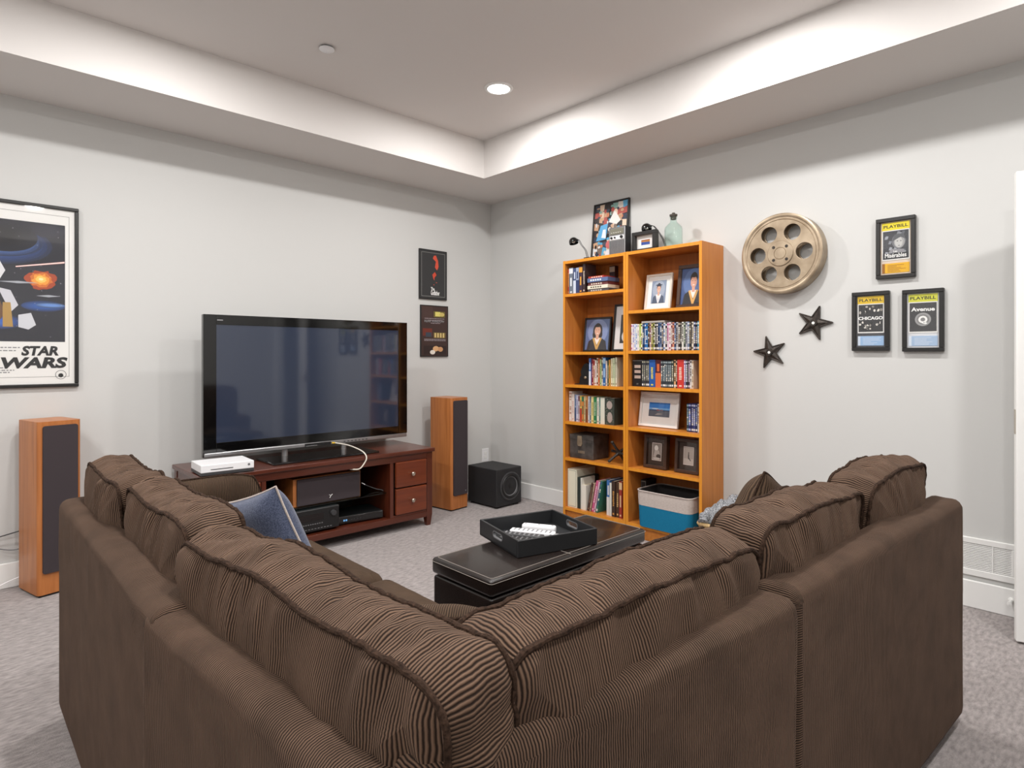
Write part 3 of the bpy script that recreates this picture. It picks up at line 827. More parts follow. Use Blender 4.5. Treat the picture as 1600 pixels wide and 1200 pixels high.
t = thing('subwoofer', 'black cube subwoofer with round driver on the floor in the corner', 'subwoofer', (-.322, -.415, 0), R(1.5))
MB().box(-.150, .150, -.185, .185, .014, .330, .008, 3).build('cabinet', M_blackm, t)
MD = Matrix.Translation((.012, -.185, .175)) @ Matrix.Rotation(PI / 2, 4, 'X')
MB().lathe([(.122, -.001), (.122, .006), (.112, .010), (.104, .006)], 48, MD, cap=False).build('driver_ring', M_dgrey, t)
MB().lathe([(.106, .006), (.100, .012), (.090, .012), (.082, .004)], 48, MD, cap=False).build('surround', M_black, t)
MB().lathe([(.082, .004), (.042, -.022)], 48, MD, cap=False).build('cone', M_grey, t)
MB().lathe([(.044, -.021), (.036, -.008), (.022, .001), (0, .004)], 32, MD, cap=False).build('dust_cap', M_black, t)
for sx in (-1, 1):
    for sy in (-1, 1): MB().lathe([(0, 0), (.018, 0), (.018, .015), (0, .015)], 12).build('foot', M_rubber, t, (sx * .12, sy * .15, 0))

t = thing('speaker_wire', 'thin black speaker wire hanging behind the left tower speaker', 'cable', (-3.50, -.04, .30))
MB().tube(smooth_path([(.03, -.02, .03), (-.05, .0, .012), (-.16, .012, -.010), (-.32, .012, -.03)]), .0035, 6).build('cord', M_black, t)
t = thing('speaker_wire', 'grey looped wire low on the wall behind the left tower speaker', 'cable', (-3.50, -.03, .20))
MB().tube(smooth_path([(.03, -.02, .03), (-.06, .0, .012), (-.14, .008, .035), (-.24, .008, .065), (-.34, .008, .07)]), .003, 6).build('cord', M_grey, t)
t = thing('speaker_wire', 'white cable trailing down the baseboard to the carpet', 'cable', (-3.50, -.05, .0))
MB().tube(smooth_path([(.02, -.03, .085), (-.08, -.02, .055), (-.18, -.03, .020), (-.30, -.06, .006), (-.45, -.07, .005)]), .0035, 6).build('cord', M_white, t)

# ------------------------------------------------------------------ bookcases against the right wall
BX = -.288                       # front plane
def bookcase(label, y0, y1, shelves):
    """y0 > y1: local frame faces -x; thing turned so local x runs along -y"""
    W_ = y0 - y1; D_ = -BX - .004; H_ = 2.035
    t = thing('bookcase', label, 'bookcase', (-.004, y0, 0), -PI / 2, 'tall honey wood bookcases')
    # local: x 0..W, y from -D (front) to 0 (wall)
    for x in (0, W_ - .020):
        p = MB().box(x, x + .020, -D_, 0, 0, H_).build('side_panel', M_maple, t)
        MB().box(x, x + .020, -D_ - .0012, -D_, 0, H_).build('edge_band', M_maple_edge, p)
    def board(name, z1, th, front=0.0):
        p = MB().box(.020, W_ - .020, -D_ + front, -.008, z1 - th, z1).build(name, M_maple_h, t)
        MB().box(.020, W_ - .020, -D_ + front - .0012, -D_ + front, z1 - th, z1).build('edge_band', M_maple_edge, p)
    board('top_panel', H_ - .002, .022)
    for z in shelves: board('shelf', z, .022, .002)
    board('bottom_panel', .105, .022)
    MB().box(.020, W_ - .020, -D_ + .02, -D_ + .034, 0, .083).build('kick_board', M_maple_h, t)
    MB().box(.012, W_ - .012, -.008, -.003, .05, H_ - .01).build('back_panel', M_maple_back, t)
    return t
LY0, LY1, RY0, RY1 = -1.190, -1.788, -1.790, -2.386
LS = [1.774, 1.321, 1.066, .778, .493]; RS = [1.613, 1.327, 1.073, .783, .495]
bookcase('honey coloured wood bookcase on the left holding paperbacks and portraits', LY0, LY1, LS)
bookcase('honey coloured wood bookcase on the right holding discs and a fabric bin', RY0, RY1, RS)

ORD = ['first', 'second', 'third', 'fourth', 'fifth', 'sixth', 'seventh', 'eighth', 'ninth', 'tenth', 'eleventh', 'twelfth', 'thirteenth', 'fourteenth', 'fifteenth', 'sixteenth', 'seventeenth', 'eighteenth', 'nineteenth',
       'twentieth'] + ['twenty-' + k for k in ('first', 'second', 'third', 'fourth', 'fifth', 'sixth', 'seventh', 'eighth', 'ninth')] + ['thirtieth'] + ['thirty-' + k for k in ('first', 'second', 'third', 'fourth', 'fifth', 'sixth', 'seventh', 'eighth', 'ninth')] + ['fortieth']
random.seed(4)
def book_mesh(w_, d_, h_, col, acc, style, pages=True, seed=0):
    """spine on -y at y=0, x 0..w, depth +y, standing on z=0"""
    rd = random.Random(seed)
    mb = MB(); cv = .0018 if pages else .0
    mb.cur = col
    if pages:
        mb.box(0, cv, 0, d_, 0, h_); mb.box(w_ - cv, w_, 0, d_, 0, h_)
        mb.box(0, w_, 0, cv, 0, h_, .0006, 1)
        mb.cur = c(226, 216, 194); mb.box(cv, w_ - cv, cv, d_ - .004, .003, h_ - .004)
    else:
        mb.box(0, w_, 0, d_, 0, h_, min(.0015, w_ * .2), 1)
    y = -.0004
    def r_(x0, x1, z0, z1, k):
        nonlocal y
        y -= .00006; mb.cur = k
        mb.quad([(x0 * w_, y, z0 * h_), (x1 * w_, y, z0 * h_), (x1 * w_, y, z1 * h_), (x0 * w_, y, z1 * h_)])
    if style == 'title':      # a vertical run of letter-like marks, a band and a publisher's mark
        z = .30
        top = rd.uniform(.66, .84)
        while z < top:
            l = rd.uniform(.02, .05)
            r_(.28 + rd.uniform(0, .08), .72 - rd.uniform(0, .08), z, z + l, acc); z += l + .016
        r_(.30, .70, .06, .11, acc)
    elif style == 'band':
        r_(.0, 1, .78, .97, acc); r_(.3, .7, .3, .62, acc); r_(.25, .75, .05, .10, acc)
    elif style == 'half':
        r_(0, 1, .0, .52, acc); r_(.3, .7, .58, .85, acc)
    elif style == 'disc':     # thin case: header block, title run, footer
        r_(.08, .92, .90, .96, acc)
        z = .24
        while z < .80:
            l = rd.uniform(.02, .07); r_(.22, .78, z, z + l, acc if rd.random() < .75 else c(225, 220, 210)); z += l + .015
        r_(.1, .9, .05, .12, c(220, 220, 220) if rd.random() < .5 else acc)
    elif style == 'blocks':
        for z0 in (.30, .50, .69): r_(.22, .82, z0, z0 + .11, acc)
        r_(.05, .95, .955, .97, c(120, 118, 116)); r_(.42, .6, .07, .12, c(90, 88, 86))
    elif style == 'medallion':
        for (cx, cz, rx, rz) in ((.48, .74, .30, .155), (.52, .28, .27, .20)):
            y -= .0002; mb.cur = acc
            mb.quad([(cx * w_ + rx * w_ * math.cos(2 * PI * k / 18), y, cz * h_ + rz * h_ * math.sin(2 * PI * k / 18)) for k in range(18)])
        for k in range(26):
            a, b = rd.random(), rd.random(); r_(a * .95, a * .95 + .05, b * .97, b * .97 + .02, c(170, 170, 150))
    elif style == 'label':
        r_(.08, .92, .03, .97, c(150, 150, 140)); r_(.11, .89, .042, .958, col)
    return mb
def book(name, label, cat, group, loc, w_, d_, h_, col, acc, style='title', pages=True, rz=0.0, tilt=0.0, seed=0, glossy=False):
    o = book_mesh(w_, d_, h_, col, acc, style, pages, seed).build(name, M_gloss if glossy else M_print, None, loc, (0, tilt, -PI / 2 + rz), fixn=False)
    return tag(o, label, cat, group)
def row(items, y, z, xs, rowname, group, kind='book', dep=.15, gap=.0008, pages=True, glossy=False):
    """items: (colour word, thickness, height, hex colour, hex accent, style)"""
    for i, it in enumerate(items):
        word, th, h_, k, a = it[:5]; st = it[5] if len(it) > 5 else 'title'
        nm = it[6] if len(it) > 6 else kind
        jit = random.uniform(-.004, .004)
        lab = '%s %s, %s from the left %s' % (word, nm.replace('_', ' '), ORD[i], rowname)
        book(nm, lab, {'disc_case': 'disc case', 'box_set': 'box set', 'keepsake_box': 'box'}.get(nm, 'book'), group, (xs + jit, y, z), th, dep, h_, hexc(k), hexc(a), st, pages, seed=i * 13 + int(z * 100), glossy=glossy)
        y -= th + gap
    return y

# left bookcase, top compartment
y = row([('thin red', .013, .196, 'B0402E', 'E8C060'), ('wide grey blue', .040, .205, '6A7482', 'D8DCE2', 'band'), ('blue', .028, .198, '42507A', 'C8D0E0', 'half'), ('pale blue and navy', .031, .200, '98A4BC', '303C64', 'half'),
         ('dark plum and orange', .034, .205, '3E2C3C', 'D89838', 'band'), ('tall dark brown', .026, .222, '3A2A2C', 'D8C8B8', 'title')],
        -1.218, 1.774, -.262, 'on the top left shelf', 'upright paperbacks on the top left shelf', 'paperback_book', .13)
z = 1.774
for i, (word, h_, L_, k, a, dx) in enumerate((('dark grey', .022, .200, '4A484C', 'C0B8B0', 0), ('cream', .026, .195, 'E2DCC8', '60584C', .004), ('dark red', .024, .190, '6C3434', 'E0D0C0', -.002), ('blue', .030, .196, '5A6C94', 'E0E4EC', .006), ('small red', .016, .150, 'B23A30', 'F0D8C0', -.006))):
    # lying flat: spine faces the room
    o = book_mesh(L_, .14, h_, hexc(k), hexc(a), 'none', True, i)
    o.cur = hexc(a)
    for q in range(5): o.quad([(.03 + q * .022, -.0006, h_ * .3), (.045 + q * .022, -.0006, h_ * .3), (.045 + q * .022, -.0006, h_ * .7), (.03 + q * .022, -.0006, h_ * .7)])
    o = o.build('paperback_book', M_print, None, (-.262 - dx, -1.418, z), (0, 0, -PI / 2), fixn=False)
    tag(o, '%s paperback lying flat, %s from the bottom of the top shelf pile' % (word, ORD[i]), 'book', 'paperbacks lying in a pile on the top left shelf')
    z += h_ + .0005
book('paperback_book', 'dark brown book standing behind the flat pile on the top shelf', 'book', None, (-.060, -1.47, 1.774), .05, .045, .215, hexc('34242C'), hexc('B8A898'), 'band')

# DVD row of the right bookcase
dv = [('white', 'ECE8E8', 'C070A0'), ('pinkish white', 'D8C8D0', '8090C8'), ('pale blue', 'A8B8D8', 'F0F0F0'), ('white', 'E0E2E8', '8898C0'), ('cream', 'E6E0D4', 'B0A090'), ('bright lime green', '9CBC38', 'B8D060'), ('pale yellow', 'E8E0B0', '504838'), ('navy', '202C48', '5878B0'),
      ('blue', '2C5C98', 'D0DCEC'), ('bright blue', '2474B4', '103058'), ('black', '201C20', '806040'), ('dusty pink', 'C09898', '604048'), ('olive', '6C683C', 'D8D080'), ('yellow green', 'A8A850', '303018'), ('black', '1C1A1E', 'C8C0B8'), ('charcoal', '38343C', 'E8E0D8'), ('steel blue', '486088', '1C2840'), ('grey blue', '7888A8', '283448'),
      ('dark', '241E24', 'A89890'), ('white', 'DCD8D8', '5880B0'), ('black', '181818', 'D0D0D0'), ('pink and white', 'D8B8C8', 'B04878'), ('white', 'E4DCDC', 'A06878'), ('maroon', '70303A', 'E0C8B8'), ('salmon', 'C88468', '50283C'), ('dark blue', '283450', '90A0C0'), ('silver', 'B4B0B0', '383438'), ('dark brown', '342824', 'C0A888'),
      ('black', '1E1C1C', '807870'), ('white', 'D8D6CC', '504C44'), ('dark green', '2C3830', 'A0A890'), ('silver grey', 'A4A4AC', '404048'), ('grey blue', '6C7C98', 'D8DCE4'), ('black', '1A181C', '988870'), ('cream', 'E0D8C8', '605448'), ('navy', '242848', 'C0C4DC'), ('black', '181618', 'B0A8A0'), ('teal blue', '3890B8', 'E0F0F4')]
row([(w_, .0136, .190 + random.choice((0, 0, 0, .001, -.002)), k, a, 'disc') for (w_, k, a) in dv], -1.816, 1.327, -.262, 'in the upper disc row', 'disc cases in the upper row', 'disc_case', .135, .0005, False, True)
o = book('disc_case', 'grey disc case lying flat on top of the upper disc row', 'disc case', None, (-.258, -1.902, 1.5195), .185, .13, .014, hexc('A8A098'), hexc('A8A098'), 'none', False)

# second disc row: box sets
gs = [('wide black three panel', .086, .190, '1C191A', 'B49C90', 'blocks', 'box_set')]
gs += [('thin charcoal', .0138, .188, '3A3A3E', 'A8A490', 'disc')] * 4
gs += [('wide blue', .048, .190, '2858A0', 'D8C860', 'title', 'box_set'), ('wide maroon and orange', .044, .190, '582028', 'D06838', 'half', 'box_set')]
gs += [('thin slate', .0136, .186, '343A40', '98A4A8', 'disc')] * 6
gs += [('dark green', .0138, .188, '2C3A34', 'C0B8A0', 'disc'), ('orange and cream', .017, .190, 'D8A878', '3A2820', 'disc'), ('black', .012, .190, '241E20', 'C8B8A0', 'disc'), ('wide red', .050, .192, 'C83830', 'F0C8B8', 'title', 'box_set'),
       ('purple', .0130, .190, '8878A8', 'E8E4F0', 'disc'), ('black and white', .0138, .190, '28262A', 'D8D4D8', 'disc'), ('plum', .0138, .190, '4A3444', 'D0B8C8', 'disc'), ('white', .0138, .190, 'D8D2CE', '685C58', 'disc'), ('pale cream', .0120, .186, 'DCC8B0', 'A08868', 'disc')]
row(gs, -1.820, 1.073, -.255, 'in the lower disc row', 'disc cases in the lower row', 'disc_case', .135, .0006, False, True)

# paperbacks, third compartment of the left bookcase
row([('blue and white', .020, .205, '4C74B4', 'D8DCE8', 'half'), ('maroon', .021, .200, '8C2C38', 'D8A8A0'), ('red topped cream', .014, .195, 'D8C0A0', 'A83C34', 'band'), ('white', .018, .190, 'E2DCD8', 'B06060'), ('speckled cream', .014, .208, 'D8CCB0', '7C4830', 'disc'), ('orange red', .013, .205, 'CC5C30', 'F0D8B0'),
     ('pale green', .013, .198, 'B8CC90', '507040'), ('cream and black', .014, .215, 'D8CCB4', '403830', 'disc'), ('wide blue', .026, .212, '2C609C', 'A8C4DC', 'band'), ('short white', .015, .188, 'D8CCC4', '807068'), ('thin dark green', .011, .190, '38482C', 'C0C8A0'), ('orange', .013, .195, 'D09848', '704818'),
     ('tall cream', .022, .205, 'E4DCBC', '8C7C58'), ('pale sage', .021, .208, 'CCD4B0', '788060'), ('tall ivory', .016, .214, 'E0DCC4', '908868')],
    -1.420, 1.066, -.248, 'beside the dark bookend', 'paperbacks beside the bookend', 'paperback_book', .13)
t = thing('bookend', 'dark figural bookend on the third shelf of the left bookcase', 'bookend', (-.235, -1.408, 1.066), -PI / 2)
MB().box(-.145, 0, -.005, .10, 0, .006, .002, 1).build('foot_plate', M_black, t)
me = flat_curve([[(0, .006), (-.105, .006), (-.10, .05), (-.085, .075), (-.092, .10), (-.075, .135), (-.06, .155), (-.035, .165), (-.012, .150), (0, .155)]], .03, .004)
mb = MB(); mb.mesh(me, Matrix.Translation((0, .045, 0)) @ UPRIGHT); mb.build('figure', M_black, t)
MB().lathe([(0, 0), (.012, .001), (.008, .006), (0, .008)], 10, Matrix.Translation((-.045, .010, .055)) @ Matrix.Rotation(PI / 2, 4, 'X')).build('ornament', M_bronze, t)

# paperbacks, fourth compartment of the left bookcase
row([('tall cream spotted', .030, .232, 'DCCFC4', 'B08878', 'disc'), ('cream and pink', .026, .212, 'E0D4CC', 'C89890'), ('slate blue', .017, .208, '8C9CBC', '34486C', 'half'), ('lavender', .022, .206, 'C8C8DC', '58587C'), ('plum topped white', .015, .205, 'C8B8BC', '6C3C44', 'band'), ('yellow and red', .020, .204, 'D8C060', 'B03C28', 'half'),
     ('green topped orange', .020, .204, 'C87C3C', '2C6C4C', 'band'), ('cream', .014, .202, 'D8CC9C', '80703C'), ('orange', .021, .203, 'C88C54', '7C4424', 'half'), ('white and blue', .016, .202, 'D4D4D8', '6878A0'), ('slate', .015, .200, '647488', 'C8D0D8'), ('pale yellow', .026, .201, 'E4D490', '90803C'),
     ('green', .028, .200, '2C7848', 'C8D8B8'), ('white', .024, .199, 'DCD8C8', '707868'), ('thin teal', .009, .199, '488880', 'D0E0DC'), ('wide off white', .042, .198, 'D6D4C4', '9C9C88', 'none'), ('patterned dark green', .088, .198, '3A4038', 'A89890', 'medallion', 'keepsake_box')],
    -1.216, .778, -.250, 'on the fourth shelf down', 'paperbacks on the fourth shelf down', 'paperback_book', .13)

# bottom of the left bookcase
G6 = 'tall books at the bottom of the left bookcase'
book('binder', 'thick cream binder at the left end of the bottom shelf', 'binder', G6, (-.262, -1.214, .105), .092, .23, .298, hexc('E0DCC6'), hexc('A8A490'), 'label', False)
book('binder', 'white binder with black edge standing on the bottom shelf', 'binder', G6, (-.255, -1.309, .105), .034, .22, .243, hexc('26302C'), hexc('E6E4DA'), 'none', False)
book('hardback_book', 'slim white hardback tucked against the black binder on the bottom shelf', 'book', G6, (-.258, -1.3435, .105), .012, .16, .240, hexc('E8E6DC'), hexc('B0AC9C'), 'none')
book('hardback_book', 'short plain white hardback on the bottom shelf', 'book', G6, (-.262, -1.356, .105), .046, .15, .192, hexc('E6E0D4'), hexc('C8C0B0'), 'none')
for i, (w_, k, a, lb, hh) in enumerate(((.020, '4C3028', '907058', 'dark brown hardback leaning first in the slanted group', .222), (.014, 'B8A088', '60483C', 'tan hardback leaning second in the slanted group', .225), (.022, 'C85C84', 'F0D0DC', 'pink spined hardback leaning in the slanted group', .245), (.016, 'D8B8C8', '8C6078', 'pale pink book leaning against the green picture book', .240), (.016, '3C7C68', '305078', 'green illustrated picture book leaning on the blue book', .250))):
    book('hardback_book', lb, 'book', G6, (-.258 + i * .001, -1.408 - i * .020, .105 + w_ * .19), w_, .17, hh, hexc(k), hexc(a), 'title' if i != 4 else 'disc', tilt=R(11.5), seed=i)
y = row([('blue and white', .030, .262, '3C6CA8', 'D8D4D0', 'half'), ('white and green', .020, .245, 'D8D8D0', '2C5844', 'none'), ('dark brown', .032, .262, '3C2A20', 'C89048'), ('deep brown', .030, .258, '48301F', 'D8B070'), ('red and brown', .026, .268, '9C3428', 'D8B890', 'band')], -1.588, .105, -.252, 'among the dark bottom books', G6, 'hardback_book', .17)

# disc group beside the beach picture
row([('dark teal', .0150, .188, '1C3848', '88A0A8', 'disc'), ('navy', .0200, .190, '242C5C', 'A8B0E0', 'disc'), ('indigo', .0150, .190, '343464', 'C0C0E0', 'disc'), ('blue', .0140, .190, '3C4478', 'D0D4E8', 'disc'), ('dark blue', .0140, .190, '20284C', '9098C0', 'disc'), ('white', .0140, .190, 'D8D0D0', '907880', 'disc')],
    -2.236, .783, -.225, 'beside the beach picture', 'disc cases beside the beach picture', 'disc_case', .135, .0006, False, True)

# ------------------------------------------------------------------ pictures
class Art:
    def __init__(s): s.p = []
    def poly(s, pts, k): s.p.append((pts, k)); return s
    def rect(s, x0, y0, x1, y1, k): return s.poly([(x0, y0), (x1, y0), (x1, y1), (x0, y1)], k)
    def ell(s, x, y, rx, ry, k, n=20, a0=0.0, a1=2 * PI): return s.poly([(x + rx * math.cos(a0 + (a1 - a0) * q / n), y + ry * math.sin(a0 + (a1 - a0) * q / n)) for q in range(n if a1 - a0 > 6.28 else n + 1)], k)
    def build(s, name, x0, z0, w_, h_, y, parent, step=.00006):
        mb = MB()
        for pts, k in s.p:
            mb.cur = k
            mb.quad([(x0 + q[0] * w_, y, z0 + q[1] * h_) for q in pts]); y -= step
        return mb.build(name, M_print, parent, fixn=False)
def frame(name, label, cat, loc, w_, h_, d_, bw, fm, art, rz=0.0, rx=0.0, group=None, matw=0.0, glass=True, recess=None, easel=False, ry=0.0, mm=None):
    """origin bottom centre of the back; faces -y"""
    t = thing(name, label, cat, loc, rz, group, rx)
    if ry: t.rotation_euler[1] = ry
    rc = d_ * .55 if recess is None else recess
    f = MB()
    for a in ((-w_ / 2, w_ / 2, 0, bw), (-w_ / 2, w_ / 2, h_ - bw, h_), (-w_ / 2, -w_ / 2 + bw, bw, h_ - bw), (w_ / 2 - bw, w_ / 2, bw, h_ - bw)):
        f.box(a[0], a[1], -d_, 0, a[2], a[3], min(.002, bw * .2), 1)
    f.build('frame', fm, t)
    yb = -d_ + rc
    MB().box(-w_ / 2 + bw * .5, w_ / 2 - bw * .5, yb, min(yb + .004, 0), bw * .5, h_ - bw * .5).build('mat_board' if matw else 'backing', (mm or M_matw) if matw else M_frame_b, t)
    iw, ih = w_ - 2 * (bw + matw), h_ - 2 * (bw + matw)
    if art: art.build('print', -iw / 2, bw + matw, iw, ih, yb - .0006, t)
    if glass: MB().box(-w_ / 2 + bw, w_ / 2 - bw, -d_ + .0015, -d_ + .003, bw, h_ - bw).build('glass_pane', M_glass, t)
    if easel: MB().box(-.02, .02, 0, .004, 0, h_ * .7, rot=Matrix.Rotation(R(-22), 3, 'X'), piv=(0, 0, h_ * .7)).build('easel_leg', M_blackm, t)
    return t
K = hexc
M_brown_mat = mat('brown_mat_board', c(70, 54, 44), .8)
def portrait(bg, bg2, hair, skin, gown, trim, cap=False, long_hair=False, cx=.5):
    a = Art().rect(0, 0, 1, 1, K(bg)).ell(.5, .6, .42, .40, K(bg2))
    if long_hair: a.ell(cx, .62, .20, .24, K(hair)).ell(cx, .50, .21, .18, K(hair))
    a.poly([(cx - .42, 0), (cx - .36, .28), (cx - .18, .38), (cx + .18, .38), (cx + .36, .28), (cx + .42, 0)], K(gown))
    a.poly([(cx - .13, .39), (cx, .16), (cx + .13, .39)], K('ECE6E0'))
    a.poly([(cx - .20, .38), (cx - .12, .40), (cx + .03, .06), (cx - .03, .0)], K(trim)).poly([(cx + .20, .38), (cx + .12, .40), (cx - .03, .06), (cx + .03, .0)], K(trim))
    a.rect(cx - .06, .34, cx + .06, .48, K(skin)).ell(cx, .72 if not long_hair else .70, .145, .17, K(hair)).ell(cx, .62, .125, .165, K(skin))
    a.ell(cx - .05, .65, .018, .010, K('40302C'), 8).ell(cx + .05, .65, .018, .010, K('40302C'), 8).ell(cx, .535, .045, .012, K('F0E8E4'), 10)
    a.ell(cx, .79, .13, .05, K(hair))
    if cap: a.poly([(cx - .26, .80), (cx, .86), (cx + .26, .80), (cx, .75)], K('2C3448'))
    return a
RW = -PI / 2    # facing -x

# on the shelves
frame('picture_frame', 'black framed portrait of a person with long dark hair in graduation gown', 'picture', (-.130, -1.400, 1.322), .262, .270, .018, .014, M_frame_b, portrait('5A6E98', '8090B8', '2E2624', 'D8A890', '2C2C30', 'C8A058', long_hair=True), RW, R(-7), easel=False)
a = Art().rect(0, 0, 1, 1, K('E4E2E2')).rect(.24, .14, .98, .80, K('28282C')).ell(.62, .55, .14, .16, K('B89070')).ell(.62, .30, .30, .16, K('D8D4D0'))
frame('picture_frame', 'tall dark framed portrait half hidden by the bookcase divider', 'picture', (-.125, -1.665, 1.322), .23, .362, .02, .016, M_frame_b, a, RW, R(-7))
frame('picture_frame', 'pale silver framed photo of a person wearing a mortarboard', 'picture', (-.150, -1.965, 1.615), .215, .262, .018, .016, M_frame_s, portrait('8494AC', 'A0ACBE', '3A2A22', 'D8A890', '48566C', 'D8DCE4', cap=True), RW, R(-9), matw=.032)
frame('picture_frame', 'large dark brown framed portrait of a graduate with striped hood', 'picture', (-.135, -2.232, 1.614), .240, .305, .022, .026, M_frame_br, portrait('3C5488', '5470A4', '2C221E', 'D8A088', '24242A', 'D8A860'), RW, R(-8))
a = Art().rect(0, 0, 1, 1, K('2C78C8')).rect(0, .50, 1, .62, K('70A8DC')).rect(0, 0, 1, .46, K('585C68')).rect(0, .40, 1, .48, K('3C4858')).poly([(.3, .10), (.55, .16), (.7, .22), (.42, .24)], K('9C9490')).ell(.45, .47, .09, .05, K('90484C')).ell(.62, .48, .06, .04, K('7C5058')).ell(.30, .56, .16, .04, K('D0DCE8'))
frame('picture_frame', 'white framed photo of a blue beach on the right bookcase', 'picture', (-.160, -1.978, .784), .318, .248, .022, .018, M_frame_w, a, RW, R(-9), matw=.056)
a = Art().rect(0, 0, 1, 1, K('D8CCC4')).rect(.05, .05, .95, .95, K('8C8078')).ell(.45, .70, .20, .16, K('E0D8D0')).poly([(.15, .2), (.3, .58), (.75, .58), (.9, .2)], K('B8ACA4')).ell(.7, .25, .25, .12, K('4C443E')).ell(.5, .12, .40, .06, K('CCC4BC'))
frame('picture_frame', 'brown wood frame with sepia photo of a child beside its twin', 'picture', (-.165, -1.975, .496), .185, .232, .045, .022, M_frame_br, a, RW, R(-4), matw=.032, mm=M_brown_mat)
a = Art().rect(0, 0, 1, 1, K('D8CCC4')).rect(.04, .04, .96, .96, K('B0A298')).rect(.04, .04, .96, .35, K('C8BCB2')).ell(.5, .48, .06, .16, K('3C342E')).ell(.5, .66, .05, .05, K('4C423A')).poly([(.5, .36), (.7, .22), (.74, .26), (.54, .42)], K('3C342E'))
frame('picture_frame', 'brown wood frame with sepia beach figure at the right end', 'picture', (-.165, -2.225, .496), .185, .232, .045, .022, M_frame_br, a, RW, R(-4), matw=.032, mm=M_brown_mat)
# on top of the bookcases
BT = 2.033
rd = random.Random(11)
a = Art().rect(0, 0, 1, 1, K('2C2A2C'))
pal = ['E0D8D0', '30384C', '5AA8D0', 'C8A080', '2A2426', '7C6C60', 'D8DCE0', 'B05048', '48545C', 'E8D0B8', '1C1C20', '8CB8B0', 'C87C58', '404858']
for i in range(7):
    for j in range(9):
        x, y = i / 7, j / 9
        q = [(x + rd.uniform(-.02, .02), y + rd.uniform(-.02, .02)), (x + .15 + rd.uniform(-.02, .03), y + rd.uniform(-.02, .02)), (x + .15 + rd.uniform(-.02, .03), y + .11 + rd.uniform(-.02, .03)), (x + rd.uniform(-.02, .02), y + .11 + rd.uniform(-.02, .03))]
        q = [(min(1, max(0, u)), min(1, max(0, v_))) for u, v_ in q]
        a.poly(q, K(rd.choice(pal)))
for _ in range(60):
    x, y = rd.uniform(.06, .94), rd.uniform(.05, .95)
    a.ell(x, y, rd.uniform(.02, .055), rd.uniform(.015, .045), K(rd.choice(pal)), 9)
a.poly([(.10, .35), (.22, .62), (.44, .64), (.40, .36)], K('5AA8D8')).poly([(.26, .40), (.30, .54), (.38, .54), (.40, .38)], K('E8E8EC')).poly([(.46, .66), (.62, .86), (.82, .66), (.70, .60)], K('E8E4E0')).ell(.5, .26, .09, .07, K('C86C6C')).poly([(.36, .0), (.44, .16), (.62, .18), (.68, 0)], K('E4E4E8'))
frame('picture_frame', 'tall black framed photo collage leaning on top of the bookcase', 'picture', (-.045, -1.452, BT), .345, .475, .022, .012, M_frame_b, a, RW, R(-6))
a = Art().rect(0, 0, 1, 1, K('ECEAE8')).rect(.16, .16, .84, .80, K('2C4C9C')).rect(.16, .46, .84, .72, K('C8882C')).rect(.16, .66, .84, .80, K('8C4824')).poly([(.16, .46), (.5, .34), (.84, .5), (.84, .46), (.16, .56)], K('2C4C9C'))
frame('picture_frame', 'small black shadow box frame with a colourful stamp on the bookcase', 'picture', (-.160, -1.880, BT), .200, .150, .045, .026, M_frame_b, a, RW, 0, matw=.020, recess=.03)

t = thing('portable_radio', 'vintage silver fronted portable radio standing on the left bookcase', 'radio', (-.195, -1.655, BT), RW)
MB().box(-.075, .075, -.012, .055, 0, .215, .004, 2).build('case', M_blackm, t)
MB().box(-.073, .073, -.020, -.012, .003, .212, .003, 1).build('front_panel', M_silver, t)
MB().box(-.060, .060, -.0225, -.019, .158, .200, .001, 1).build('tuning_dial', mat('radio_dial', c(120, 118, 104), .3), t)
for k in range(5): MB().box(-.05 + k * .02, -.04 + k * .02, -.0235, -.022, .170, .173).build('dial_marking', M_inkw, t)
MB().box(-.064, .064, -.0215, -.019, .118, .148, .001, 1).build('control_strip', M_white, t)
for x, r_ in ((-.045, .009), (-.015, .007), (.045, .012)):
    MB().lathe([(0, 0), (r_, 0), (r_ * .85, .010), (0, .011)], 18, Matrix.Translation((x, -.0215, .134)) @ Matrix.Rotation(PI / 2, 4, 'X')).build('knob', M_black, t)
for k in range(14): MB().box(-.064 + k * .0098, -.0585 + k * .0098, -.0225, -.0195, .010, .110).build('speaker_slat', M_grey, t)

def clip_lamp(label, loc, rz, hx, hz):
    t = thing('clip_lamp', label, 'lamp', loc, rz, 'small black lamps on the bookcases')
    MB().box(-.025, .025, -.02, .02, 0, .022, .004, 2).build('clamp', M_black, t)
    for dy in (-.008, .008):
        MB().tube(smooth_path([(0, dy, .02), (-.020, dy, .08), (-.06, dy, hz * .72), (hx * .62, dy, hz * .97), (hx + .03, dy, hz)]), .0024, 6).build('arm_rod', M_black, t)
    MB().tube([(hx + .036, -.012, hz), (hx + .036, .012, hz)], .007, 8).build('pivot', M_black, t)
    Md = Matrix.Translation((hx, 0, hz - .005)) @ Matrix.Rotation(R(-16), 4, 'Y')
    MB().lathe([(.006, .026), (.022, .022), (.034, .008), (.038, -.012), (.037, -.022), (.035, -.022), (.034, -.010), (.020, .016)], 24, Md, cap=False).build('shade', M_pblack, t)
    MB().lathe([(0, -.012), (.012, -.010), (.014, 0), (.008, .014)], 14, Md, cap=False).build('bulb', M_white, t)
    return t
clip_lamp('small black dome lamp at the left end above the bookcase', (-.20, -1.365, BT), RW, -.145, .175)
clip_lamp('small black dome lamp arching over the shadow box frame', (-.115, -2.010, BT), RW, -.165, .200)

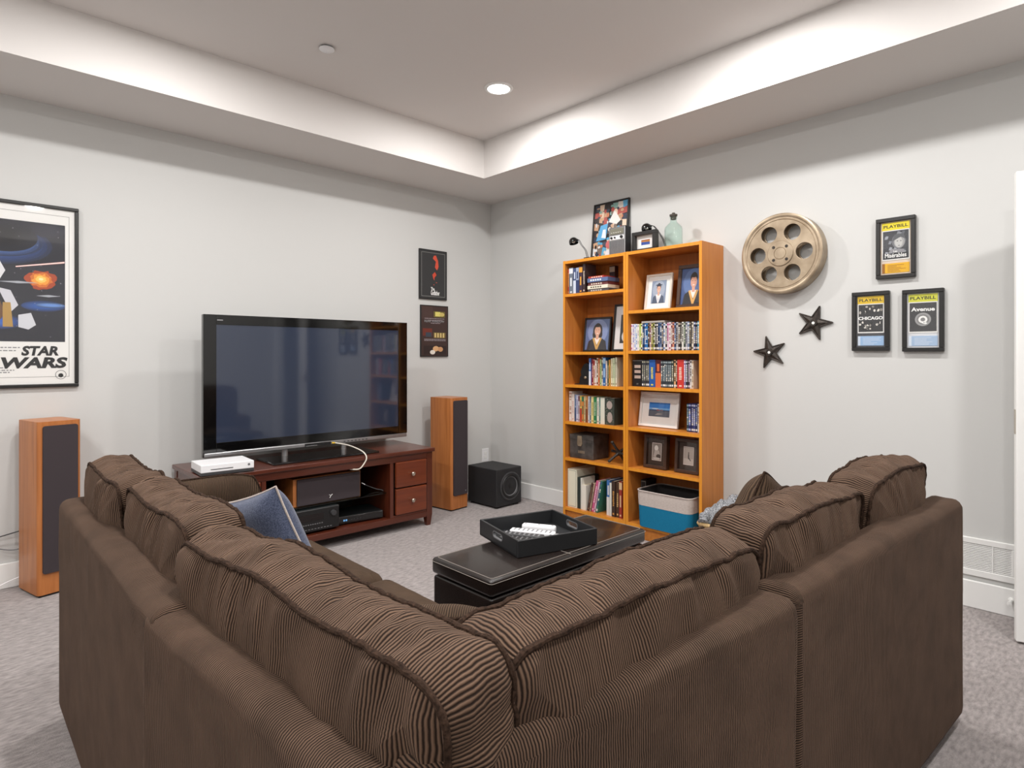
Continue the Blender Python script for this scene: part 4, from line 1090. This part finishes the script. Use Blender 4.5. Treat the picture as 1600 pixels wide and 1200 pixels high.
t = thing('glass_bottle', 'tall pale green glass bottle with stopper on the right bookcase', 'bottle', (-.150, -2.092, BT))
MB().lathe([(.0, .001), (.058, .001), (.062, .008), (.062, .135), (.058, .152), (.040, .172), (.026, .182), (.023, .190), (.023, .212), (.027, .215), (.027, .224), (.021, .225), (.021, .190), (.036, .170), (.054, .150), (.058, .133), (.058, .012), (0, .006)], 40, cap=False).build('bottle_glass', M_bottle, t)
MB().lathe([(0, .205), (.019, .205), (.020, .226), (.026, .227), (.027, .240), (.012, .243), (.010, .252), (0, .253)], 24, cap=False).build('stopper', M_cork, t)
t = thing('small_box', 'small dark box standing behind the shadow box on the bookcase', 'box', (-.075, -1.790, BT), RW)
MB().box(-.05, .05, -.03, .04, 0, .105, .004, 2).build('case', M_dgrey, t)
MB().box(-.044, .044, -.033, -.029, .006, .099, .002, 1).build('front_panel', M_grey, t)

# odd things on the shelves
t = thing('metal_box', 'old dark metal box with hinged clasp on the left bookcase', 'box', (-.150, -1.340, .4935), RW + R(2))
MB().box(-.115, .115, -.10, .10, 0, .150, .004, 2).build('box_body', M_oldbox, t)
MB().box(-.117, .117, -.102, .102, .145, .185, .004, 2).build('box_lid', M_oldbox, t)
me = flat_curve([[(-.018, .175), (.018, .175), (.022, .115), (.014, .098), (-.014, .098), (-.022, .115)]], .003, .001)
mb = MB(); mb.mesh(me, Matrix.Translation((-.012, -.105, 0)) @ UPRIGHT); mb.build('clasp', M_bronze, t)
for k in range(5): MB().box(-.03 + k * .013, -.022 + k * .013, -.1012, -.0995, .042, .062).build('front_marking', M_bronze, t)
t = thing('iron_jack', 'large dark iron toy jack sculpture on the left bookcase', 'sculpture', (-.200, -1.665, .4935), RW)
Q = Matrix.Rotation(R(20), 3, 'Z') @ Matrix(((.7071, -.4082, .5774), (-.7071, -.4082, .5774), (0, .8165, .5774)))
for ax in ((1, 0, 0), (0, 1, 0), (0, 0, 1)):
    d = Q @ Vector(ax)
    mb = MB(); cen = Vector((0, 0, .078)); A = .098
    mb.tube([cen - d * A, cen - d * (A - .008), cen - d * .04, cen, cen + d * .04, cen + d * (A - .008), cen + d * A], [.007, .010, .009, .016, .009, .010, .007], 10)
    for s in (-1, 1): mb.lathe([(0, -.012), (.010, -.008), (.013, 0), (.010, .008), (0, .012)], 10, Matrix.Translation(cen + d * s * A), cap=False)
    mb.build('prong', M_iron, t)

t = thing('storage_bin', 'soft fabric bin of teal with a pale linen band on the bottom shelf', 'bin', (-.165, -2.105, .105), RW)
def binwall(z0, z1, m, nm, w0=.405, w1=.425, out=0.0):
    mb = MB(); mb.smooth = True; rows = 8; base = None
    for k in range(rows + 1):
        f = (z0 + (z1 - z0) * k / rows) / .25
        pr_ = rrect(0, 0, w0 + (w1 - w0) * f + out, .29 + .012 * f + out, .045, 6)
        for i, p in enumerate(pr_):
            wv = .0025 * noise.noise(Vector((p[0] * 14, p[1] * 14, f * 7)))
            mb.v.append((p[0] * (1 + wv * 3), p[1] * (1 + wv * 3), z0 + (z1 - z0) * k / rows))
    n = len(pr_)
    for k in range(rows):
        for i in range(n): mb.face((k * n + i, k * n + (i + 1) % n, (k + 1) * n + (i + 1) % n, (k + 1) * n + i))
    return mb.build(nm, m, t)
binwall(0, .150, M_teal, 'lower_panel')
binwall(.148, .248, M_linen, 'upper_band', out=.002)
binwall(.004, .246, M_lining, 'lining', out=-.012)
mb = MB(); mb.prism([(p[0], p[1]) for p in rrect(0, 0, .39, .275, .045, 6)], 0, .004)
mb.v = [(v_[0], v_[2], v_[1] * 1.0) for v_ in mb.v]; mb.build('bin_floor', M_lining, t)
MB().tube([(p[0], p[1], .249) for p in rrect(0, 0, .427, .304, .046, 6)], .004, 8, closed=True).build('rim_wire', M_linen, t)
for s in (-1, 1): MB().tube(smooth_path([(s * .214, -.04, .205), (s * .222, -.03, .190), (s * .222, .03, .190), (s * .214, .04, .205)]), .004, 6).build('handle', M_nickel, t)
book('binder', 'black binder standing at the left behind the fabric bin', 'binder', 'dark binders behind the fabric bin', (-.150, -1.822, .105), .045, .13, .285, hexc('1C1C1E'), hexc('3A3A3C'), 'label', False)

t = thing('wicker_basket', 'pale wicker basket holding a grey blanket beside the bookcase', 'basket', (-.225, -2.615, 0), RW)
mb = MB()
for k in range(15):
    z = .008 + k * .0155
    pr_ = rrect(0, 0, .34 + .05 * k / 15, .32 + .05 * k / 15, .04, 6)
    mb.tube([(p[0], p[1], z + .003 * math.sin(i * 2.6 + k * PI)) for i, p in enumerate(pr_)], .0085, 6, closed=True)
mb.build('woven_body', M_wicker, t)
MB().tube([(p[0], p[1], .242) for p in rrect(0, 0, .40, .38, .045, 6)], .012, 8, closed=True).build('rim', M_wicker, t)
mb = MB(); mb.prism([(p[0], p[1]) for p in rrect(0, 0, .33, .31, .04, 6)], 0.002, .008)
mb.v = [(v_[0], v_[2], v_[1]) for v_ in mb.v]; mb.build('basket_base', M_wicker, t)
bl = thing('knit_blanket', 'chunky grey knitted blanket heaped in the wicker basket', 'blanket', (-.225, -2.615, .03), RW)
mb = MB(); mb.smooth = True; n = 54
for i in range(n + 1):
    for j in range(n + 1):
        a_, b_ = 2 * i / n - 1, 2 * j / n - 1
        rr_ = max(abs(a_), abs(b_)); h_ = .20 + .17 * max(0, 1 - rr_ ** 3) + .05 * noise.noise(Vector((a_ * 2.2, b_ * 2.2, 3))) + .028 * noise.noise(Vector((a_ * 5.5, b_ * 5.5, 7)))
        mb.v.append((a_ * .178, b_ * .168, h_))
for i in range(n):
    for j in range(n):
        q = i * (n + 1) + j; mb.face((q, q + n + 1, q + n + 2, q + 1))
nb = len(mb.v); edge = [(i, 0) for i in range(n)] + [(n, j) for j in range(n)] + [(i, n) for i in range(n, 0, -1)] + [(0, j) for j in range(n, 0, -1)]
for (i, j) in edge: v_ = mb.v[i * (n + 1) + j]; mb.v.append((v_[0] * .86, v_[1] * .86, 0))
for k in range(len(edge)):
    a_, b_ = edge[k], edge[(k + 1) % len(edge)]
    mb.face((a_[0] * (n + 1) + a_[1], nb + k, nb + (k + 1) % len(edge), b_[0] * (n + 1) + b_[1]))
mb.face([nb + k for k in range(len(edge))])
mb.build('blanket_heap', M_knit, bl)
pts = smooth_path([(-.15, -.19, .225), (-.155, -.15, .262), (-.13, -.05, .29), (-.10, .05, .315), (-.06, .10, .34)])
MB().tube(pts, [.030 + .006 * math.sin(i * 1.7) for i in range(len(pts))], 14).build('blanket_fold', M_knit, bl)

# ------------------------------------------------------------------ on the walls
# large film poster (a plain stand-in picture under its own title)
PW, PH, bw = .71, 1.05, .020
t = thing('framed_poster', 'large black framed film poster with space colours on the left wall', 'poster', (-3.262 - PW / 2, -.001, 1.110), 0)
f = MB()
for a in ((-PW / 2, PW / 2, 0, bw), (-PW / 2, PW / 2, PH - bw, PH), (-PW / 2, -PW / 2 + bw, bw, PH - bw), (PW / 2 - bw, PW / 2, bw, PH - bw)): f.box(a[0], a[1], -.022, 0, a[2], a[3], .004, 2)
f.build('frame', M_frame_b, t)
MB().box(-PW / 2 + .01, PW / 2 - .01, -.010, -.004, .01, PH - .01).build('poster_sheet', M_matw, t)
A = Art().rect(0, 0, 1, 1, K('22222A')).rect(0, .0, 1, 1, K('23242E'))
rd = random.Random(5)
for (x, y, rx, ry, k) in ((.45, .80, .42, .16, '3C5CA0'), (.48, .82, .32, .12, '5C80C8'), (.50, .86, .26, .12, '15151B'), (.82, .30, .22, .045, '3058A0'), (.88, .31, .16, .022, '6890D0'), (.45, .16, .20, .06, '3C64B8'), (.15, .82, .16, .16, '50505C'), (.86, .94, .2, .08, '30303C')):
    base_, top_ = K('23242E'), K(k)
    for s in range(8):
        f_ = (s + 1) / 8; g_ = 1.15 - .75 * f_
        A.ell(x, y, min(rx * g_, min(x, 1 - x)), min(ry * g_, min(y, 1 - y)), tuple(base_[q] * (1 - f_) + top_[q] * f_ for q in range(4)), 28)
for (r_, k) in ((.130, 'A84420'), (.105, 'D07028'), (.075, 'EC9C38'), (.045, 'F8C860'), (.020, 'FCE8A8')):
    A.poly([(.80 + r_ * rd.uniform(.75, 1.15) * math.cos(2 * PI * q / 22), .525 + r_ * .62 * rd.uniform(.75, 1.15) * math.sin(2 * PI * q / 22)) for q in range(22)], K(k))
A.poly([(.60, .612), (.995, .675), (.995, .690), (.60, .622)], K('F0B8B0')).poly([(.60, .615), (.995, .680), (.995, .685), (.60, .619)], K('FFF0EC'))
for (pts, k) in (([(.30, .62), (.36, .70), (.46, .69), (.52, .58), (.44, .44), (.34, .46)], 'DCDCE0'), ([(.04, .66), (.16, .70), (.24, .62), (.22, .46), (.06, .44)], 'E0E0E2'), ([(.06, .45), (.24, .45), (.42, .10), (.34, .07), (.20, .30)], 'D8D8DC'), ([(.46, .44), (.56, .42), (.62, .30), (.56, .24)], 'CCCCD4'),
                 ([(.36, .40), (.44, .42), (.52, .24), (.46, .14), (.36, .20)], '6C4C34'), ([(.50, .32), (.56, .32), (.58, .12), (.50, .12)], 'B08C4C'), ([(.62, .22), (.72, .24), (.76, .14), (.70, .10), (.62, .12)], 'D0D2D8'), ([(.02, .30), (.10, .34), (.16, .18), (.02, .16)], '4870B8')):
    A.poly(pts, K(k))
for (x, y, w2) in ((.62, .488, .16), (.86, .385, .10)): A.poly([(x - w2, y), (x, y + .012), (x + w2, y + .004), (x, y - .008)], K('A8ACB4'))
for _ in range(50): x, y = rd.uniform(.02, .98), rd.uniform(.04, .97); A.ell(x, y, .003, .002, K('C8C8D0'), 6)
A.build('print', -PW / 2 + .085, .262, PW - .150, .680, -.0106, t, .00002)
ln = MB()
for a in ((.048, .0495, .060, PH - .055), (PW - .0465, PW - .045, .060, PH - .055)): ln.box(a[0] - PW / 2, a[1] - PW / 2, -.0105, -.009, a[2], a[3])
ln.box(.048 - PW / 2, PW / 2 - .045, -.0105, -.009, .060, .0615).box(.048 - PW / 2, PW / 2 - .045, -.0105, -.009, PH - .0565, PH - .055)
ln.build('border_line', M_ink, t)
lettering('STAR', .170, .056, M_ink, t, .090, -.0112, .182, offset=.045, shear=.18)
lettering('WARS', .300, .064, M_ink, t, .002, -.0112, .110, offset=.045, shear=.18)
small = MB()
for (x0, x1, z) in ((-.25, .085, .225), (-.25, .070, .208), (-.25, -.02, .140), (-.25, .03, .112), (-.25, .06, .098), (-.25, .04, .086)):
    x = x0
    while x < x1:
        l = rd.uniform(.008, .020); small.box(x, min(x + l, x1), -.0108, -.0098, z, z + .006); x += l + .005
small.build('credit_line', M_inkg, t)
mb = MB(); mb.mesh(flat_curve([circle(0, 0, .026, 24), circle(0, 0, .024, 24)], .0004), Matrix.Translation((PW / 2 - .085, -.0108, .072)) @ UPRIGHT)
mb.mesh(flat_curve([circle(0, -.004, .012, 16)], .0004), Matrix.Translation((PW / 2 - .085, -.0108, .072)) @ UPRIGHT); mb.build('studio_mark', M_ink, t)
MB().box(-PW / 2 + bw, PW / 2 - bw, -.0195, -.0180, bw, PH - bw).build('glass_pane', M_glass, t)

# two small plaques by the corner
A = Art().rect(0, 0, 1, 1, K('2E2E2F')).rect(.05, .04, .95, .96, K('8C8C88')).rect(.062, .048, .938, .952, K('303031')).poly([(.52, .90), (.60, .91), (.68, .80), (.70, .68), (.64, .60), (.56, .66), (.60, .78), (.48, .84)], K('D05038')).poly([(.46, .50), (.56, .56), (.62, .50), (.54, .44), (.54, .38), (.50, .42)], K('C84830')).ell(.62, .34, .03, .01, K('A84838'), 10).ell(.52, .29, .02, .012, K('A84838'), 10)
t = frame('wall_plaque', 'black film plaque with red figure shape hung above the other plaque', 'poster', (-.688, -.001, 1.787), .298, .437, .016, .008, M_frame_b, A, glass=False, recess=.003)
lettering('The', .040, .030, M_inkw, t, -.028, -.0150, .078, offset=.02); lettering('Godfather', .095, .042, M_inkw, t, -.028, -.0150, .038, offset=.03)
rd = random.Random(8)
A = Art().rect(0, 0, 1, 1, K('3C2824')).rect(0, .74, .42, 1, K('45302C')).rect(.05, .40, .40, .55, K('6C2C20')).rect(.46, .78, .90, .90, K('6C6030')).rect(.52, .80, .72, .89, K('D8CC70')).ell(.78, .84, .10, .04, K('C8B468'), 12).rect(.16, .38, .38, .47, K('38404C'))
A.rect(.46, .36, .92, .47, K('7C6838'))
for k in range(4): A.rect(.50 + k * .105, .37, .55 + k * .105, .46, K('D8C080'))
A.rect(.08, .02, .95, .20, K('2A1A18')).ell(.55, .14, .12, .055, K('D8A878')).ell(.72, .13, .10, .05, K('C89468')).ell(.42, .07, .10, .045, K('E0D8CC')).ell(.62, .06, .08, .04, K('302420'))
for (x0, x1, y) in ((.12, .90, .745), (.24, .80, .71), (.35, .70, .65), (.10, .92, .325), (.10, .92, .30)):
    x = x0
    while x < x1 - .02:
        l = rd.uniform(.03, .07); A.rect(x, y, min(x1, x + l), y + .012, K('A89CA0')); x += l + .015
t = frame('wall_plaque', 'brown film plaque with lit window pictures below the black plaque', 'poster', (-.674, -.001, 1.283), .299, .452, .016, .008, M_frame_b, A, glass=False, recess=.003)
lettering('REAR WINDOW', .215, .020, M_inkg, t, -.110, -.0150, .302, offset=.02)

# film reel
RC = Vector((-.004, -2.800, 1.925))
t = thing('film_reel', 'large bronze film reel with six round holes on the right wall', 'film reel', RC, RW)
holes = [circle(.142 * math.cos(R(60 * k)), .142 * math.sin(R(60 * k)), .051, 28) for k in range(6)]
def reel_disc(y, th, nm, hub=True):
    me = flat_curve([circle(0, 0, .226, 72)] + holes, th, .0012)
    mb = MB(); mb.smooth = False; mb.mesh(me, Matrix.Translation((0, y, 0)) @ UPRIGHT); return mb.build(nm, M_bronze, t)
reel_disc(-.072, .004, 'front_flange'); reel_disc(-.012, .004, 'back_flange')
MX = Matrix.Rotation(PI / 2, 4, 'X')
MB().lathe([(.222, .000), (.248, .000), (.248, .078), (.240, .082), (.230, .082), (.224, .078), (.222, .0)], 72, MX, cap=False).build('outer_rim', M_bronze, t)
MB().lathe([(.208, .077), (.211, .080), (.214, .077)], 72, MX, cap=False).build('raised_ring', M_bronze, t)
MB().lathe([(.050, .01), (.050, .07)], 40, MX, cap=False).build('core', M_bronze, t)
hub = MB().lathe([(.0, .083), (.034, .083), (.036, .080), (.038, .083), (.076, .083), (.079, .080), (.079, .076)], 48, MX, cap=False).build('hub_plate', M_bronze, t)
for k in range(4):
    MB().lathe([(0, .0845), (.009, .0845), (.010, .0825)], 14, Matrix.Translation((.056 * math.cos(R(45 + 90 * k)), 0, .056 * math.sin(R(45 + 90 * k)))) @ MX, cap=False).build('bolt_hole', M_iron, hub)

def star(label, y, z, rad, rot):
    t = thing('metal_star', label, 'star', (-.002, y, z), RW, 'iron stars on the right wall')
    mb = MB(); n = 5; o_ = [(0, -.026, 0)]
    pts = []
    for k in range(10):
        r_ = rad if k % 2 == 0 else rad * .36
        a = R(rot + 90 + 36 * k); pts.append((r_ * math.cos(a), r_ * math.sin(a)))
    base = len(mb.v); mb.v += [(p[0], 0, p[1]) for p in pts] + [(p[0], -.008, p[1]) for p in pts] + [(0, -.022, 0)]
    for k in range(10):
        j = (k + 1) % 10
        mb.face((base + k, base + j, base + 10 + j, base + 10 + k)); mb.face((base + 10 + k, base + 10 + j, base + 20))
    mb.face([base + k for k in range(10)])
    mb.build('star_body', M_iron, t)
    for k in range(5):       # raised borders along each arm
        a = R(rot + 90 + 72 * k); p = Vector((math.cos(a), 0, math.sin(a))); s = Vector((-p.z, 0, p.x))
        tip = p * rad; e = MB()
        for sg in (-1, 1):
            q = p * rad * .29 + s * sg * rad * .212
            e.tube([tip * .98 + Vector((0, -.009, 0)), q + Vector((0, -.010, 0))], .0042, 6)
        e.build('arm_border', M_iron, t)
    MB().lathe([(.010, .018), (.012, .026), (.020, .026), (.024, .016)], 20, MX, cap=False).build('centre_ring', M_iron, t)
    MB().lathe([(0, .0235), (.009, .0235)], 14, MX, cap=False).build('centre_hole', M_matw, t)
star('dark cast iron star higher on the wall, nearer the framed programs', -2.973, 1.490, .108, -18)
star('dark cast iron star lower on the wall, nearer the bookcase', -2.705, 1.313, .108, 14)

def program(label, y, z, title, hd, art, ticket, tk2, back, titles):
    """framed theatre programme with ticket below; y,z = lower centre"""
    t = thing('framed_program', label, 'framed program', (-.001, y, z), RW, 'framed theatre programmes')
    W_, H_, D_, b_ = .190, .336, .026, .021
    f = MB()
    for a in ((-W_ / 2, W_ / 2, 0, b_), (-W_ / 2, W_ / 2, H_ - b_, H_), (-W_ / 2, -W_ / 2 + b_, b_, H_ - b_), (W_ / 2 - b_, W_ / 2, b_, H_ - b_)): f.box(a[0], a[1], -D_, 0, a[2], a[3], .002, 1)
    f.build('frame', M_frame_b, t)
    MB().box(-W_ / 2 + .01, W_ / 2 - .01, -.010, -.004, .01, H_ - .01).build('backing', mat('programme_backing', K(back), .8), t)
    MB().box(-.067, .067, -.0125, -.010, .101, .310).build('booklet', M_matw, t)
    Art().rect(0, 0, 1, 1, K(hd)).build('title_band', -.067, .268, .134, .042, -.0130, t)
    lettering('PLAYBILL', .118, .017, M_ink, t, -.059, -.0134, .280, offset=.02)
    art.build('cover_print', -.062, .108, .124, .155, -.0130, t, .00003)
    tk = MB().box(-.066, .066, -.0122, -.010, .030, .084).build('ticket', mat('ticket_paper', K(ticket), .7), t)
    q = Art().rect(0, 0, .10, 1, K(tk2))
    rr2 = random.Random(len(label))
    for k in range(6): q.rect(.2, .12 + k * .13, .2 + rr2.uniform(.3, .7), .16 + k * .13, K(tk2))
    q.build('ticket_print', -.066, .030, .132, .054, -.0126, tk)
    MB().box(-W_ / 2 + b_, W_ / 2 - b_, -D_ + .003, -D_ + .0045, b_, H_ - b_).build('glass_pane', M_glass, t)
    for (s, w2, h2, x, zz, off) in titles: lettering(s, w2, h2, M_inkw, t, x, -.0148, zz, offset=off)
    return t
rd = random.Random(3)
A = Art().rect(0, 0, 1, 1, K('3A3C42'))
for _ in range(26):
    x, y = rd.uniform(.08, .92), rd.uniform(.2, .92); A.poly([(x - .07, y - .05), (x + .03, y - .06), (x + .07, y + .04), (x - .03, y + .06)], K(rd.choice(['26272B', '5C6068', '80848C', '9CA0A8', '303238'])))
A.ell(.62, .62, .27, .27, K('6C6E74')).ell(.64, .60, .21, .23, K('9C9C9C')).ell(.62, .58, .15, .18, K('BEBEBC')).poly([(.36, .62), (.46, .86), (.80, .88), (.90, .66), (.70, .76)], K('55575C')).ell(.57, .62, .035, .015, K('44464A'), 8).ell(.70, .62, .035, .015, K('44464A'), 8).ell(.63, .46, .05, .014, K('707074'), 8).poly([(.2, .22), (.35, .36), (.8, .32), (.9, .2)], K('8C8C90')).rect(0, 0, 1, .2, K('2C2D31'))
program('framed theatre program with orange ticket, highest of the three', -3.405, 1.722, '', 'E6D21E', A, 'E2AE28', '9C6418', 'D8C8B8', [('Les', .018, .012, -.010, .143, .02), ('Misérables', .104, .024, -.052, .115, .02)])
A = Art().rect(0, 0, 1, 1, K('2E2E30'))
for (y0, y1) in ((.64, .98), (.03, .40)):
    for _ in range(24):
        x, y = rd.uniform(.06, .94), rd.uniform(y0 + .05, y1 - .05); A.ell(x, y, rd.uniform(.02, .06), rd.uniform(.02, .06), K(rd.choice(['E0DCD4', '8C8880', '1C1C1E', 'B8B4AC', '2A2A2C'])), 8)
program('framed theatre program with blue ticket and lettering across the middle', -3.281, 1.320, '', 'DCB81E', A, '98B8DC', 'D0DCEC', '4A4A4E', [('CHICAGO', .124, .019, -.062, .176, .04)])
A = Art().rect(0, 0, 1, 1, K('3A3A3C')).ell(.5, .42, .30, .235, K('8C8C8C'), 32).ell(.5, .42, .285, .222, K('9C9C9C'), 32).ell(.5, .42, .23, .18, K('808080'), 32)
t = program('framed theatre program with pale yellow band and round emblem', -3.533, 1.315, '', 'CCCC38', A, 'A4BCD8', 'D8E2EE', 'D4D6DA', [('Avenue', .108, .022, -.054, .217, .03), ('Q', .042, .046, -.021, .146, .05)])
